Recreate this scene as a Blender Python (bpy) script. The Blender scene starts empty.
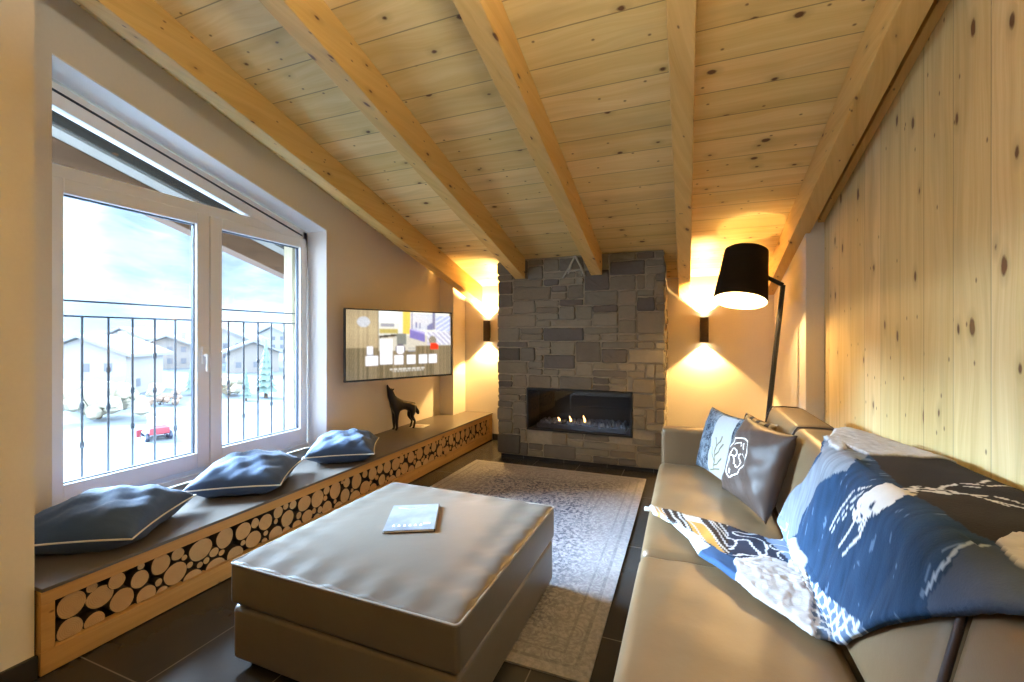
import bpy, bmesh, math, random
import numpy as np
from mathutils import Vector, Matrix
C = bpy.context.scene.collection
U = 1.4                     # eye height in metres; plan numbers below are in eye heights
PI = math.pi
# ------------------------------------------------------------------ materials
class NT:
    def __init__(s, name):
        s.m = bpy.data.materials.new(name); s.m.use_nodes = True
        s.t = s.m.node_tree; s.n = s.t.nodes; s.l = s.t.links
        s.b = s.n['Principled BSDF']; s.out = s.n['Material Output']
    def node(s, typ, **kw):
        n = s.n.new(typ)
        for k, v in kw.items(): setattr(n, k, v)
        return n
    def put(s, sock, v):
        if hasattr(v, 'is_output') or isinstance(v, bpy.types.NodeSocket): s.l.new(v, sock)
        else: sock.default_value = v
    def math(s, op, a, b=0.0, c=0.0):
        n = s.node('ShaderNodeMath', operation=op)
        s.put(n.inputs[0], a); s.put(n.inputs[1], b); s.put(n.inputs[2], c)
        return n.outputs[0]
    def rng(s, v, a, b, c=0.0, d=1.0):
        n = s.node('ShaderNodeMapRange'); s.put(n.inputs[0], v)
        for i, x in enumerate((a, b, c, d)): s.put(n.inputs[1+i], x)
        return n.outputs[0]
    def mix(s, f, a, b, typ='MIX'):
        n = s.node('ShaderNodeMix', data_type='RGBA', blend_type=typ)
        s.put(n.inputs[0], f)
        s.put(n.inputs[6], a if not isinstance(a, tuple) else (*a, 1)[:4]); s.put(n.inputs[7], b if not isinstance(b, tuple) else (*b, 1)[:4])
        return n.outputs[2]
    def coord(s, which='Object'): return s.node('ShaderNodeTexCoord').outputs[which]
    def sep(s, v):
        n = s.node('ShaderNodeSeparateXYZ'); s.l.new(v, n.inputs[0]); return n.outputs
    def comb(s, x, y, z):
        n = s.node('ShaderNodeCombineXYZ')
        for i, v in enumerate((x, y, z)): s.put(n.inputs[i], v)
        return n.outputs[0]
    def noise(s, v, scale, detail=3, rough=.5, out=0):
        n = s.node('ShaderNodeTexNoise'); s.put(n.inputs['Vector'], v)
        n.inputs['Scale'].default_value = scale; n.inputs['Detail'].default_value = detail; n.inputs['Roughness'].default_value = rough
        return n.outputs[out]
    def voro(s, v, scale, feature='F1', dims='3D'):
        n = s.node('ShaderNodeTexVoronoi', feature=feature, voronoi_dimensions=dims); s.put(n.inputs['Vector'], v); n.inputs['Scale'].default_value = scale
        return n.outputs
    def white(s, v):
        n = s.node('ShaderNodeTexWhiteNoise', noise_dimensions='1D'); s.put(n.inputs['W'], v); return n.outputs
    def bump(s, h, strength=.3, dist=.01):
        n = s.node('ShaderNodeBump'); s.put(n.inputs['Height'], h)
        n.inputs['Strength'].default_value = strength; n.inputs['Distance'].default_value = dist
        s.l.new(n.outputs[0], s.b.inputs['Normal'])
    def set(s, col=None, rough=.5, metal=0, spec=.5, **kw):
        if col is not None: s.put(s.b.inputs['Base Color'], (*col, 1) if isinstance(col, tuple) else col)
        s.put(s.b.inputs['Roughness'], rough); s.b.inputs['Metallic'].default_value = metal
        s.b.inputs['Specular IOR Level'].default_value = spec
        for k, v in kw.items(): s.b.inputs[k.replace('_', ' ')].default_value = v
        return s.m

def plain(name, col, rough=.5, metal=0, spec=.5, var=.06, scale=40, bump=0.0, **kw):
    t = NT(name); v = t.coord()
    n = t.noise(v, scale, 3)
    c = t.mix(n, tuple(x*(1-var) for x in col), tuple(min(1, x*(1+var)) for x in col))
    if bump: t.bump(n, bump, .004)
    return t.set(c, rough, metal, spec, **kw)

def emit(name, col, strength):
    t = NT(name); t.set((0, 0, 0), .5)
    t.b.inputs['Emission Color'].default_value = (*col, 1); t.b.inputs['Emission Strength'].default_value = strength
    return t.m

def wood(name, across, along, width, ca, cb, knot=(.13, .06, .025), gap=.012, kthr=.6, ksize=.07, rough=.5, contrast=1.0, ks=1.0, pinthr=.80):
    t = NT(name); X = t.sep(t.coord()); ax = {'X': X[0], 'Y': X[1], 'Z': X[2]}
    third = ax[[k for k in 'XYZ' if k not in (across, along)][0]]
    a = t.math('DIVIDE', ax[across], width); a = t.math('ADD', a, 100.3)
    bid = t.math('FLOOR', a); fr = t.math('FRACT', a); wn = t.white(bid)[0]
    al = t.math('ADD', ax[along], t.math('MULTIPLY', wn, 37.0))
    cr = t.math('ADD', ax[across], third)
    warp = t.noise(t.comb(t.math('MULTIPLY', al, 1.2), t.math('MULTIPLY', cr, 5), bid), 1.0, 2)
    crw = t.math('ADD', cr, t.math('MULTIPLY', warp, .12))
    g1 = t.noise(t.comb(t.math('MULTIPLY', al, .55), t.math('MULTIPLY', crw, 26), t.math('MULTIPLY', bid, 3.1)), 1.0, 4, .6)
    g2 = t.noise(t.comb(t.math('MULTIPLY', al, 4), t.math('MULTIPLY', crw, 150), bid), 1.0, 2)
    g = t.math('ADD', t.math('MULTIPLY', g1, .75), t.math('MULTIPLY', g2, .25))
    g = t.rng(g, .5-.22/contrast, .5+.22/contrast)
    col = t.mix(g, ca, cb)
    bright = t.rng(wn, 0, 1, .91, 1.05)
    col = t.mix(1.0, col, t.comb(bright, bright, t.math('MULTIPLY', bright, bright)), 'MULTIPLY')
    vo = t.voro(t.comb(t.math('ADD', t.math('MULTIPLY', al, 3.0*ks), t.math('MULTIPLY', bid, 5.7)), t.math('MULTIPLY', t.math('ADD', cr, t.math('MULTIPLY', warp, .03)), 6.5*ks), 0.0), 1.0, dims='2D')
    keep = t.math('GREATER_THAN', t.sep(vo[1])[0], kthr)
    sz = t.math('MULTIPLY', t.sep(vo[1])[1], ksize)
    vp = t.voro(t.comb(t.math('ADD', t.math('MULTIPLY', al, 7.0*ks), t.math('MULTIPLY', bid, 3.3)), t.math('MULTIPLY', cr, 13.0*ks), 0.0), 1.0, dims='2D')
    pin = t.math('MULTIPLY', t.rng(vp[0], .03, .085, 1, 0), t.math('GREATER_THAN', t.sep(vp[1])[0], pinthr))
    wob = t.noise(t.comb(t.math('MULTIPLY', al, 30), t.math('MULTIPLY', cr, 60), bid), 1.0, 2)
    core = t.math('MULTIPLY', t.rng(t.math('SUBTRACT', t.math('ADD', vo[0], t.math('MULTIPLY', t.math('SUBTRACT', wob, .5), .05)), sz), .0, .035, 1, 0), keep)
    core = t.math('MAXIMUM', core, t.math('MULTIPLY', pin, .8))
    stn = t.rng(t.noise(t.comb(t.math('MULTIPLY', al, .8), t.math('MULTIPLY', crw, 7), t.math('MULTIPLY', bid, 2.7)), 1.0, 3, .6), .52, .72, 0, .42*contrast)
    col = t.mix(stn, col, tuple(x*.66 for x in cb))
    halo = t.math('MULTIPLY', t.rng(t.math('SUBTRACT', vo[0], sz), .0, .16, .45, 0), keep)
    col = t.mix(halo, col, tuple(x*.55 for x in cb))
    col = t.mix(core, col, knot)
    ed = t.math('MINIMUM', fr, t.math('SUBTRACT', 1.0, fr))
    gl = t.rng(ed, 0, gap, 1, 0) if gap > 0 else 0.0
    if gap > 0: col = t.mix(t.math('MULTIPLY', gl, .75), col, (.10, .055, .022))
    h = t.math('SUBTRACT', t.math('MULTIPLY', g, .15), gl) if gap > 0 else t.math('MULTIPLY', g, .15)
    t.bump(h, .35, .004)
    return t.set(col, rough, 0, .35)

M = {}
M['wall'] = plain('cream_plaster', (.74, .69, .61), .9, spec=.2, var=.03, scale=60, bump=.12)
M['white'] = plain('white_lining', (.86, .87, .88), .6, var=.02)
M['pvc'] = plain('white_window_frame', (.89, .91, .93), .35, var=.015, scale=8)
M['gasket'] = plain('dark_gasket', (.03, .04, .07), .6)
M['ceil'] = wood('spruce_ceiling_boards', 'Y', 'X', .205, (.88, .69, .345), (.70, .49, .18), kthr=.62, gap=.022, ksize=.06, contrast=1.0, pinthr=.80)
M['beam'] = wood('spruce_beam', 'X', 'Y', 3.0, (.78, .53, .215), (.63, .38, .11), gap=0, kthr=.5, ksize=.06)
M['panel'] = wood('spruce_wall_boards', 'Y', 'Z', .24, (.82, .66, .37), (.63, .455, .185), gap=.013, kthr=.68, ksize=.09, contrast=1.1, ks=.9, pinthr=.78)
M['trimwood'] = wood('spruce_trim', 'Z', 'Y', 3.0, (.60, .35, .12), (.45, .24, .075), gap=0, kthr=.55, ksize=.05)
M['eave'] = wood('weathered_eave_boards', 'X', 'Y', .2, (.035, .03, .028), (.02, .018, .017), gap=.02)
M['brown'] = wood('brown_timber', 'X', 'Y', 3.0, (.13, .07, .04), (.08, .042, .024), gap=0)
M['palewood'] = wood('pale_timber', 'X', 'Z', 3.0, (.34, .30, .22), (.27, .23, .16), gap=0)
M['slate'] = plain('brown_grey_bench_top', (.12, .10, .085), .38, var=.1, scale=25)
M['blackmetal'] = plain('black_metal', (.018, .017, .017), .45, .2)
M['sconce'] = plain('dark_bronze_metal', (.05, .032, .02), .5, .4)
M['glassblack'] = plain('black_plastic', (.01, .01, .012), .3)
M['steel'] = plain('brushed_steel', (.5, .5, .5), .3, 1)

def tile_mat():
    t = NT('anthracite_floor_tiles'); X = t.sep(t.coord())
    fx = t.math('FRACT', t.math('ADD', t.math('DIVIDE', X[0], .34*U), 50+1.455/.34-4))
    fy = t.math('FRACT', t.math('ADD', t.math('DIVIDE', X[1], .69*U), 50-.79/.69))
    ex = t.math('MULTIPLY', t.math('MINIMUM', fx, t.math('SUBTRACT', 1.0, fx)), .34*U)
    ey = t.math('MULTIPLY', t.math('MINIMUM', fy, t.math('SUBTRACT', 1.0, fy)), .69*U)
    e = t.math('MINIMUM', ex, ey)
    g = t.rng(e, .0015, .0035, 1, 0)
    n = t.noise(t.coord(), 5, 5, .6)
    c = t.mix(n, (.030, .028, .027), (.040, .037, .035))
    c = t.mix(g, c, (.16, .15, .13))
    return t.set(c, .27, 0, .4)
M['tile'] = tile_mat()

def leather(name, a, b, rough=.45, spec=.5, sheen=0.0):
    t = NT(name); v = t.coord()
    n = t.noise(v, 3, 4, .6); f = t.noise(v, 260, 2)
    c = t.mix(n, a, b)
    w = t.noise(v, 14, 3, .55)
    t.bump(t.math('ADD', t.math('MULTIPLY', f, .12), t.math('MULTIPLY', w, .6)), .14, .012)
    t.b.inputs['Sheen Weight'].default_value = sheen
    return t.set(c, rough, 0, spec)
M['sofa'] = leather('taupe_leather', (.140, .087, .042), (.175, .114, .060), .42, .5)
M['ottoman'] = leather('grey_taupe_leather', (.112, .094, .076), (.14, .119, .098), .40, .55)
M['pipe'] = plain('dark_brown_piping', (.035, .02, .018), .5)
M['brownleather'] = leather('dark_brown_leather', (.052, .033, .026), (.074, .049, .038), .5, .3)
def denim(name, a, b):
    t = NT(name); v = t.coord(); X = t.sep(v)
    n = t.noise(t.comb(t.math('MULTIPLY', X[0], 9), t.math('MULTIPLY', X[1], 2.5), X[2]), 2.5, 5, .65)
    f = t.noise(v, 300, 2)
    c = t.mix(n, a, b)
    t.bump(t.math('ADD', f, t.math('MULTIPLY', n, 1.5)), .2, .006)
    t.b.inputs['Sheen Weight'].default_value = .12
    return t.set(c, .75, 0, .3)
M['denim'] = denim('slate_blue_denim', (.026, .052, .11), (.056, .095, .18))
M['whitepipe'] = plain('cream_piping', (.72, .68, .60), .8)
M['paper'] = plain('white_paper', (.8, .79, .76), .6)

def vcol_mat(name, rough=.6, bump=.2, bscale=200, sheen=0, spec=.3, attr='Col', streak=0.0):
    t = NT(name); a = t.node('ShaderNodeAttribute', attribute_name=attr); v = t.coord()
    n = t.noise(v, bscale, 3); m = t.noise(v, 12, 4, .6)
    c = t.mix(1.0, a.outputs[0], t.mix(m, (.82, .82, .82), (1.12, 1.12, 1.12)), 'MULTIPLY')
    t.bump(n, bump, .006); t.b.inputs['Sheen Weight'].default_value = sheen
    return t.set(c, rough, 0, spec)
M['stone'] = vcol_mat('grey_field_stone', .85, .7, 28)
M['throw'] = vcol_mat('woven_throw', .9, .35, 160, .0, .15)
M['mortar'] = plain('sandy_mortar', (.29, .255, .195), .95, var=.2, scale=30, bump=.5)

def rug_mat():
    t = NT('distressed_rug'); v = t.coord(); X = t.sep(v)
    ax = t.math('SUBTRACT', .92, t.math('ABSOLUTE', X[0])); ay = t.math('SUBTRACT', 1.37, t.math('ABSOLUTE', X[1]))
    e = t.math('MINIMUM', ax, ay)
    band = t.math('MULTIPLY', t.math('GREATER_THAN', e, .05), t.math('LESS_THAN', e, .40))
    def line(at, w): return t.rng(t.math('ABSOLUTE', t.math('SUBTRACT', e, at)), w, w*.6, 0, 1)
    lines = t.math('MAXIMUM', t.math('MAXIMUM', line(.06, .012), line(.40, .014)), t.math('MAXIMUM', line(.13, .008), line(.33, .008)))
    sx = t.math('ABSOLUTE', X[0]); sy = t.math('ABSOLUTE', X[1])
    sym = t.comb(sx, sy, 0.0)
    vo = t.voro(sym, 9.0)
    orn = t.rng(t.math('SINE', t.math('MULTIPLY', vo[0], 42.0)), .1, .5)
    vf = t.voro(sym, 20.0); field = t.rng(t.math('SINE', t.math('MULTIPLY', vf[0], 30.0)), -.1, .4)
    big = t.noise(sym, 3.0, 4, .6)
    rad = t.math('SQRT', t.math('ADD', t.math('POWER', t.math('DIVIDE', X[0], .5), 2), t.math('POWER', t.math('DIVIDE', X[1], .85), 2)))
    med = t.rng(t.math('ABSOLUTE', t.math('SUBTRACT', t.math('ADD', rad, t.math('MULTIPLY', t.math('SINE', t.math('MULTIPLY', vo[0], 20)), .06)), .75)), .03, .10, 1, 0)
    pat = t.math('MAXIMUM', t.math('MULTIPLY', band, t.math('MULTIPLY', orn, .32)), t.math('MULTIPLY', lines, .45))
    inner = t.math('GREATER_THAN', e, .40)
    pat = t.math('MAXIMUM', pat, t.math('MULTIPLY', inner, t.math('MAXIMUM', t.math('MULTIPLY', field, .45), t.math('MULTIPLY', med, .55))))
    wear = t.noise(v, 34, 6, .75); wear2 = t.noise(v, 2.2, 3, .6)
    worn = t.rng(t.math('ADD', wear, t.math('MULTIPLY', wear2, .5)), .72, .95)
    f = t.math('MULTIPLY', pat, t.math('SUBTRACT', 1.0, worn))
    speck = t.rng(t.noise(v, 36, 5, .72), .47, .55)
    f = t.math('MAXIMUM', f, t.math('MULTIPLY', speck, t.math('MULTIPLY', t.rng(e, .12, .50, .22, 1.0), t.rng(wear2, .30, .58, .55, 1.0))))
    base = t.mix(t.noise(v, 60, 3), (.19, .185, .195), (.36, .35, .37))
    c = t.mix(t.math('MULTIPLY', f, .95), base, (.022, .028, .055))
    t.bump(t.noise(v, 300, 2), .4, .006)
    return t.set(c, .95, 0, .1)
M['rug'] = rug_mat()

def log_mat():
    t = NT('cut_log_end'); v = t.coord(); X = t.sep(v)
    w = t.noise(v, 22, 3); r = t.math('SQRT', t.math('ADD', t.math('POWER', X[1], 2), t.math('POWER', X[2], 2)))
    oi = t.node('ShaderNodeObjectInfo').outputs['Random']
    ring = t.math('SINE', t.math('ADD', t.math('MULTIPLY', r, 900.0), t.math('MULTIPLY', w, 9)))
    c = t.mix(t.rng(ring, -1, 1), (.46, .30, .14), (.58, .40, .21))
    c = t.mix(t.math('MULTIPLY', oi, .55), c, (.45, .26, .11))
    c = t.mix(t.rng(t.noise(v, 30, 4), .55, .75, 0, .5), c, (.40, .24, .12))
    t.bump(t.noise(v, 120, 3), .3, .003)
    return t.set(c, .8, 0, .2)
M['log'] = log_mat()
M['bark'] = plain('dark_bark', (.045, .028, .018), .95, var=.3, scale=80, bump=.6)

def glass_mat(name, refl=.07, tint=(1, 1, 1)):
    t = NT(name); t.n.remove(t.b)
    tr = t.node('ShaderNodeBsdfTransparent'); tr.inputs[0].default_value = (*tint, 1)
    gl = t.node('ShaderNodeBsdfGlossy'); gl.inputs['Roughness'].default_value = .02
    mx = t.node('ShaderNodeMixShader'); fr = t.node('ShaderNodeLayerWeight'); fr.inputs[0].default_value = .12
    t.l.new(t.rng(fr.outputs[0], 0, 1, refl*.5, .6), mx.inputs[0])
    t.l.new(tr.outputs[0], mx.inputs[1]); t.l.new(gl.outputs[0], mx.inputs[2]); t.l.new(mx.outputs[0], t.out.inputs[0])
    return t.m
M['glass'] = glass_mat('window_glass', .05)
M['fireglass'] = glass_mat('fireplace_glass', .10, (.9, .9, .92))

# ------------------------------------------------------------------ mesh helpers
class MB:
    """collects verts / faces; coordinates in eye heights unless k = 1"""
    def __init__(s, k=U): s.v = []; s.f = []; s.c = []; s.k = k
    def add(s, vs, fs, col=None):
        o = len(s.v); s.v += [tuple(p) for p in vs]; s.f += [tuple(i+o for i in f) for f in fs]
        s.c += [col]*len(vs); return s
    def box(s, a, b, col=None):
        (x0, y0, z0), (x1, y1, z1) = a, b
        return s.add([(x0,y0,z0),(x1,y0,z0),(x1,y1,z0),(x0,y1,z0),(x0,y0,z1),(x1,y0,z1),(x1,y1,z1),(x0,y1,z1)],
                     [(3,2,1,0),(4,5,6,7),(0,1,5,4),(1,2,6,5),(2,3,7,6),(3,0,4,7)], col)
    def prism(s, poly, d, col=None):          # poly: list of 3D points, extruded by vector d
        n = len(poly); d = Vector(d); P = [Vector(p) for p in poly]
        nrm = Vector((0,0,0))
        for i in range(n): nrm += P[i].cross(P[(i+1) % n])
        if nrm.dot(d) > 0: P.reverse()
        return s.add([tuple(p) for p in P]+[tuple(p+d) for p in P],
                     [tuple(range(n)), tuple(range(2*n-1, n-1, -1))]+[(i, i+n, (i+1) % n+n, (i+1) % n) for i in range(n)], col)
    def tube(s, path, r, n=10, closed=False, col=None, squash=1.0):
        P = [Vector(p) for p in path]; m = len(P); rr = r if isinstance(r, (list, tuple)) else [r]*m
        up = None; vs = []; fs = []
        for i, p in enumerate(P):
            a = P[i-1] if (i > 0 or closed) else p; b = P[(i+1) % m] if (i < m-1 or closed) else p
            t = (b-a).normalized()
            if up is None: up = Vector((0,0,1)) if abs(t.z) < .9 else Vector((1,0,0))
            x = t.cross(up).normalized(); y = x.cross(t).normalized(); up = y
            for k in range(n):
                an = 2*PI*k/n; vs.append(tuple(p + x*math.cos(an)*rr[i] + y*math.sin(an)*rr[i]*squash))
        for i in range(m if closed else m-1):
            for k in range(n):
                j = (i+1) % m
                fs.append((i*n+k, i*n+(k+1) % n, j*n+(k+1) % n, j*n+k))
        if not closed: fs += [tuple(range(n-1, -1, -1)), tuple((m-1)*n+k for k in range(n))]
        return s.add(vs, fs, col)
    def rings(s, rings, cap0=True, cap1=True, col=None):     # list of closed rings of equal length
        n = len(rings[0]); vs = [p for r in rings for p in r]; fs = []
        for i in range(len(rings)-1):
            for k in range(n): fs.append((i*n+k, i*n+(k+1) % n, (i+1)*n+(k+1) % n, (i+1)*n+k))
        if cap0: fs.append(tuple(range(n-1, -1, -1)))
        if cap1: fs.append(tuple((len(rings)-1)*n+k for k in range(n)))
        return s.add(vs, fs, col)
    def build(s, name, mat, parent=None, smooth=False, bevel=0, seg=2, at=None, local=False, autos=False):
        """world coords minus the parent's place (parent unrotated) unless local"""
        off = Vector((0,0,0))
        if parent is not None and not local:
            q = parent
            while q is not None: off += q.location; q = q.parent
        o_at = Vector(at)*s.k if at is not None else Vector((0,0,0))
        me = bpy.data.meshes.new(name)
        me.from_pydata([tuple(Vector(p)*s.k - off - (o_at - (off if at is not None else Vector((0,0,0)))) ) if at is not None and not local else tuple(Vector(p)*s.k-off) for p in s.v], [], s.f)
        if any(c is not None for c in s.c):
            a = me.color_attributes.new('Col', 'FLOAT_COLOR', 'POINT')
            for i, c in enumerate(s.c): a.data[i].color = (*(c or (.5,.5,.5)), 1)
        bm = bmesh.new(); bm.from_mesh(me); bmesh.ops.recalc_face_normals(bm, faces=bm.faces); bm.to_mesh(me); bm.free()
        ob = bpy.data.objects.new(name, me); C.objects.link(ob); me.materials.append(mat)
        if parent is not None: ob.parent = parent
        if at is not None: ob.location = o_at - (off if not local else Vector((0,0,0)))
        if smooth:
            for p in me.polygons: p.use_smooth = True
        if autos: me.set_sharp_from_angle(angle=math.radians(40))
        if bevel:
            b = ob.modifiers.new('bevel', 'BEVEL'); b.width = bevel; b.segments = seg; b.limit_method = 'ANGLE'; b.angle_limit = math.radians(40)
            if not smooth:
                for p in me.polygons: p.use_smooth = True
                b.harden_normals = True
        return ob

def thing(name, label, cat, loc, rotz=0, group=None):
    o = bpy.data.objects.new(name, None); C.objects.link(o)
    o.location = Vector(loc)*U; o.rotation_euler = (0, 0, rotz); o.empty_display_size = .1
    o['label'] = label; o['category'] = cat
    if group: o['group'] = group
    return o
def tag(o, label, cat, group=None, kind=None):
    o['label'] = label; o['category'] = cat
    if group: o['group'] = group
    if kind: o['kind'] = kind
    return o
def struct(o, label, cat): return tag(o, label, cat, kind='structure')

def axis_list(lo, hi, r, n):
    r = min(r, (hi-lo)*.499)
    e = [0, .15, .4, .7, 1.0]
    return [lo+r*x for x in e] + [lo+r+(hi-lo-2*r)*i/n for i in range(1, n)] + [hi-r*x for x in reversed(e)]
def cushion(a, b, r, n=(6,6,6), puff=(0,0,0,0,0,0), warp=None):
    """rounded upholstery block; puff = bulge on -x +x -y +y -z +z; returns verts, faces"""
    lo = Vector(a); hi = Vector(b); r = min(r, min(hi[i]-lo[i] for i in range(3))*.499)
    L = [axis_list(lo[i], hi[i], r, n[i]) for i in range(3)]
    idx = {}; vs = []; fs = []
    def put(p):
        key = tuple(round(x, 5) for x in p)
        if key not in idx:
            q = Vector([min(max(p[i], lo[i]+r), hi[i]-r) for i in range(3)]); d = Vector(p)-q
            if d.length > 1e-9: d = d.normalized()*r
            w = q+d
            t = [(2*(w[i]-lo[i])/(hi[i]-lo[i])-1) for i in range(3)]
            f = [max(0, 1-t[i]**2) for i in range(3)]
            for ax in range(3):
                o1, o2 = [k for k in range(3) if k != ax]
                g = (f[o1]*f[o2])**.5
                if t[ax] > .0: w[ax] += puff[2*ax+1]*g*t[ax]
                else: w[ax] += puff[2*ax]*g*t[ax]
            if warp: w = Vector(warp(w))
            idx[key] = len(vs); vs.append(tuple(w))
        return idx[key]
    for ax in range(3):
        o1, o2 = [k for k in range(3) if k != ax]
        for side in (lo[ax], hi[ax]):
            for i in range(len(L[o1])-1):
                for j in range(len(L[o2])-1):
                    q = []
                    for (u, w) in ((i,j),(i+1,j),(i+1,j+1),(i,j+1)):
                        p = [0,0,0]; p[ax] = side; p[o1] = L[o1][u]; p[o2] = L[o2][w]; q.append(put(p))
                    if len(set(q)) == 4: fs.append(tuple(q))
    return vs, fs

# ------------------------------------------------------------------ room measures (eye heights)
Z0, S = 2.551, .269
def roof(y): return Z0 - S*y
XL, XW, YB, YS = -2.2, .72, 3.93, 3.388      # left wall, wood wall, back wall, stone face
REAR = -1.6
# floor
struct(MB().box((-2.6, REAR, -.1), (1.0, YB+.1, 0)).build('floor', M['tile']), 'dark anthracite tiled floor', 'floor')
# ceiling: sloping boarded slab
def slab(x0, x1, y0, y1, t0, t1): return MB().prism([(x0,y0,roof(y0)+t0),(x0,y1,roof(y1)+t0),(x0,y1,roof(y1)+t1),(x0,y0,roof(y0)+t1)], (x1-x0, 0, 0))
struct(slab(-2.45, 1.0, REAR, YB+.1, 0, .08).build('ceiling', M['ceil']), 'sloping ceiling of pale knotty spruce boards', 'ceiling')
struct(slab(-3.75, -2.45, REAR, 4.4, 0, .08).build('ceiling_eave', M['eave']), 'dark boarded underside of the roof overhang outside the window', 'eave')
# left wall with a slanted window opening
W0, W1, WB = .903, 2.258, .262
wtop = lambda y: 2.058 - .262*(y-W0)
def yz(x, pts): return [(x, y, z) for y, z in pts]
mb = MB(); dX = (-.25, 0, 0)
mb.prism(yz(XL, [(.5,0),(W0,0),(W0,roof(W0)),(.5,roof(.5))]), dX)
mb.prism(yz(XL, [(W1,0),(YB+.1,0),(YB+.1,roof(YB+.1)),(W1,roof(W1))]), dX)
mb.prism(yz(XL, [(W0,0),(W1,0),(W1,WB-.01),(W0,WB-.01)]), dX)
mb.prism(yz(XL, [(W0,wtop(W0)),(W1,wtop(W1)),(W1,roof(W1)),(W0,roof(W0))]), dX)
struct(mb.build('wall_left', M['wall']), 'cream plastered wall with the big slanted window', 'wall')
# white lining of the window recess
mb = MB(); t = .006
mb.prism(yz(XL+.001, [(W1-t,WB+.001),(W1,WB+.001),(W1,wtop(W1)),(W1-t,wtop(W1)-t)]), (-.16,0,0))
mb.prism(yz(XL+.001, [(W0,wtop(W0)),(W1,wtop(W1)),(W1,wtop(W1)-t),(W0,wtop(W0)-t)]), (-.16,0,0))
struct(mb.build('trim_1', M['white']), 'white lining of the window recess', 'window reveal')
# pillar in the left foreground, continuing the wall behind the camera
XP = -1.775
struct(MB().prism(yz(XP, [(REAR,0),(.69,0),(.69,roof(.69)),(REAR,roof(REAR))]), (-.62,0,0)).build('wall_front', M['wall']), 'cream plastered wall block in the left foreground', 'wall')
struct(MB().box((XP, REAR, 0), (XP+.012, .694, .068)).build('baseboard_front', M['tile'], bevel=.003), 'dark tile baseboard on the left foreground wall', 'baseboard')
# back wall, shallow return beside the television, right hand walls
struct(MB().prism([(-2.45,YB,0),(.75,YB,0),(.75,YB,roof(YB)),(-2.45,YB,roof(YB))], (0,.1,0)).build('wall_back', M['wall']), 'cream back wall either side of the stone chimney', 'wall')
struct(MB().prism(yz(-2.052, [(3.685,0),(YB+.0,0),(YB,roof(YB)),(3.685,roof(3.685))]), (-.16,0,0)).build('wall_niche', M['wall']), 'shallow plastered wall step beside the television', 'wall')
struct(MB().prism(yz(.63, [(2.95,0),(YB,0),(YB,roof(YB)),(2.95,roof(2.95))]), (.3,0,0)).build('wall_right', M['wall'], bevel=.006), 'short white plastered wall behind the floor lamp', 'wall')
struct(MB().prism(yz(XW, [(REAR,0),(2.95,0),(2.95,roof(2.95)),(REAR,roof(REAR))]), (.1,0,0)).build('wall_right_boards', M['panel']), 'wall of vertical knotty spruce boards', 'wall')
struct(slab(XW-.032, XW, REAR, 2.95, -.115, 0).build('trim_2', M['beam'], bevel=.004), 'narrow spruce batten along the top of the board wall', 'trim')
struct(MB().prism([(-2.45,REAR,0),(.82,REAR,0),(.82,REAR,roof(REAR)),(-2.45,REAR,roof(REAR))], (0,-.1,0)).build('wall_rear', M['wall']), 'cream plastered wall behind the camera', 'wall')
struct(MB().box((-1.75, YB-.012, 0), (-1.46, YB, .06)).box((-.16, YB-.012, 0), (.63, YB, .06)).build('baseboard_back', M['tile']), 'dark tile baseboard on the back wall', 'baseboard')

# ceiling beams
def beam(x0, x1, y0, y1, d, label, mat='beam', name='ceiling_beam', group='spruce beams under the sloping ceiling', d0=0):
    o = slab(x0, x1, y0, y1, -d, -d0).build(name, M[mat], bevel=.006)
    return tag(o, label, 'beam', group)
bl = ['spruce ceiling beam nearest the window wall', 'spruce ceiling beam that meets the left corner of the chimney top', 'spruce ceiling beam that meets the middle of the chimney top',
      'spruce ceiling beam just right of the chimney', 'spruce ceiling beam along the top of the board wall']
for i, x in enumerate((-1.905, -1.262, -.640, -.015, .610)):
    beam(x-.043, x+.043, REAR, YS-.005 if i in (1, 2) else YB, .17, bl[i], d0=.001)
# beams of the overhang outside
rf = beam(-3.08, -2.95, REAR, 4.3, .15, 'dark rafter with a painted snow-lit underside below the roof overhang, nearest the pane', 'eave', 'eave_rafter', 'rafters outside the window', .001)
slab(-3.07, -2.96, REAR, 4.3, -.165, -.1505).build('snowlit_underside', plain('snowlit_timber', (.14,.13,.115), .8), rf)  # strip added to paint snow light on the rafter's bottom face
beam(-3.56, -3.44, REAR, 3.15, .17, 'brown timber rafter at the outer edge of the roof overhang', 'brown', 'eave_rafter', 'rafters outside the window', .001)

# ------------------------------------------------------------------ window
XF = -2.365
win = thing('window_1', 'large white two-casement window with a slanted light above', 'window', (XF, (W0+W1)/2, WB)); win['kind'] = 'structure'
fr = MB(); D = (-.05, 0, 0)
FB = .315
ft = lambda y: wtop(y)-.012
fr.prism(yz(XF, [(W0,WB),(W1-.006,WB),(W1-.006,FB),(W0,FB)]), D)
fr.prism(yz(XF, [(W0,FB),(W0+.045,FB),(W0+.045,ft(W0+.045)),(W0,ft(W0))]), D)
fr.prism(yz(XF, [(W1-.04,FB),(W1-.006,FB),(W1-.006,ft(W1-.006)),(W1-.04,ft(W1-.04))]), D)
fr.prism(yz(XF, [(W0,ft(W0)-.095),(W0,ft(W0)),(W1-.006,ft(W1-.006)),(W1-.006,ft(W1)-.095)]), D)
fr.prism(yz(XF-.002, [(W0+.045,1.645),(W1-.04,1.645),(W1-.04,1.70),(W0+.045,1.70)]), (-.046,0,0))
fr.prism(yz(XF-.002, [(1.57,FB),(1.606,FB),(1.606,1.645),(1.57,1.645)]), (-.046,0,0))
frame = fr.build('window_frame', M['pvc'], win, bevel=.004)
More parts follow.
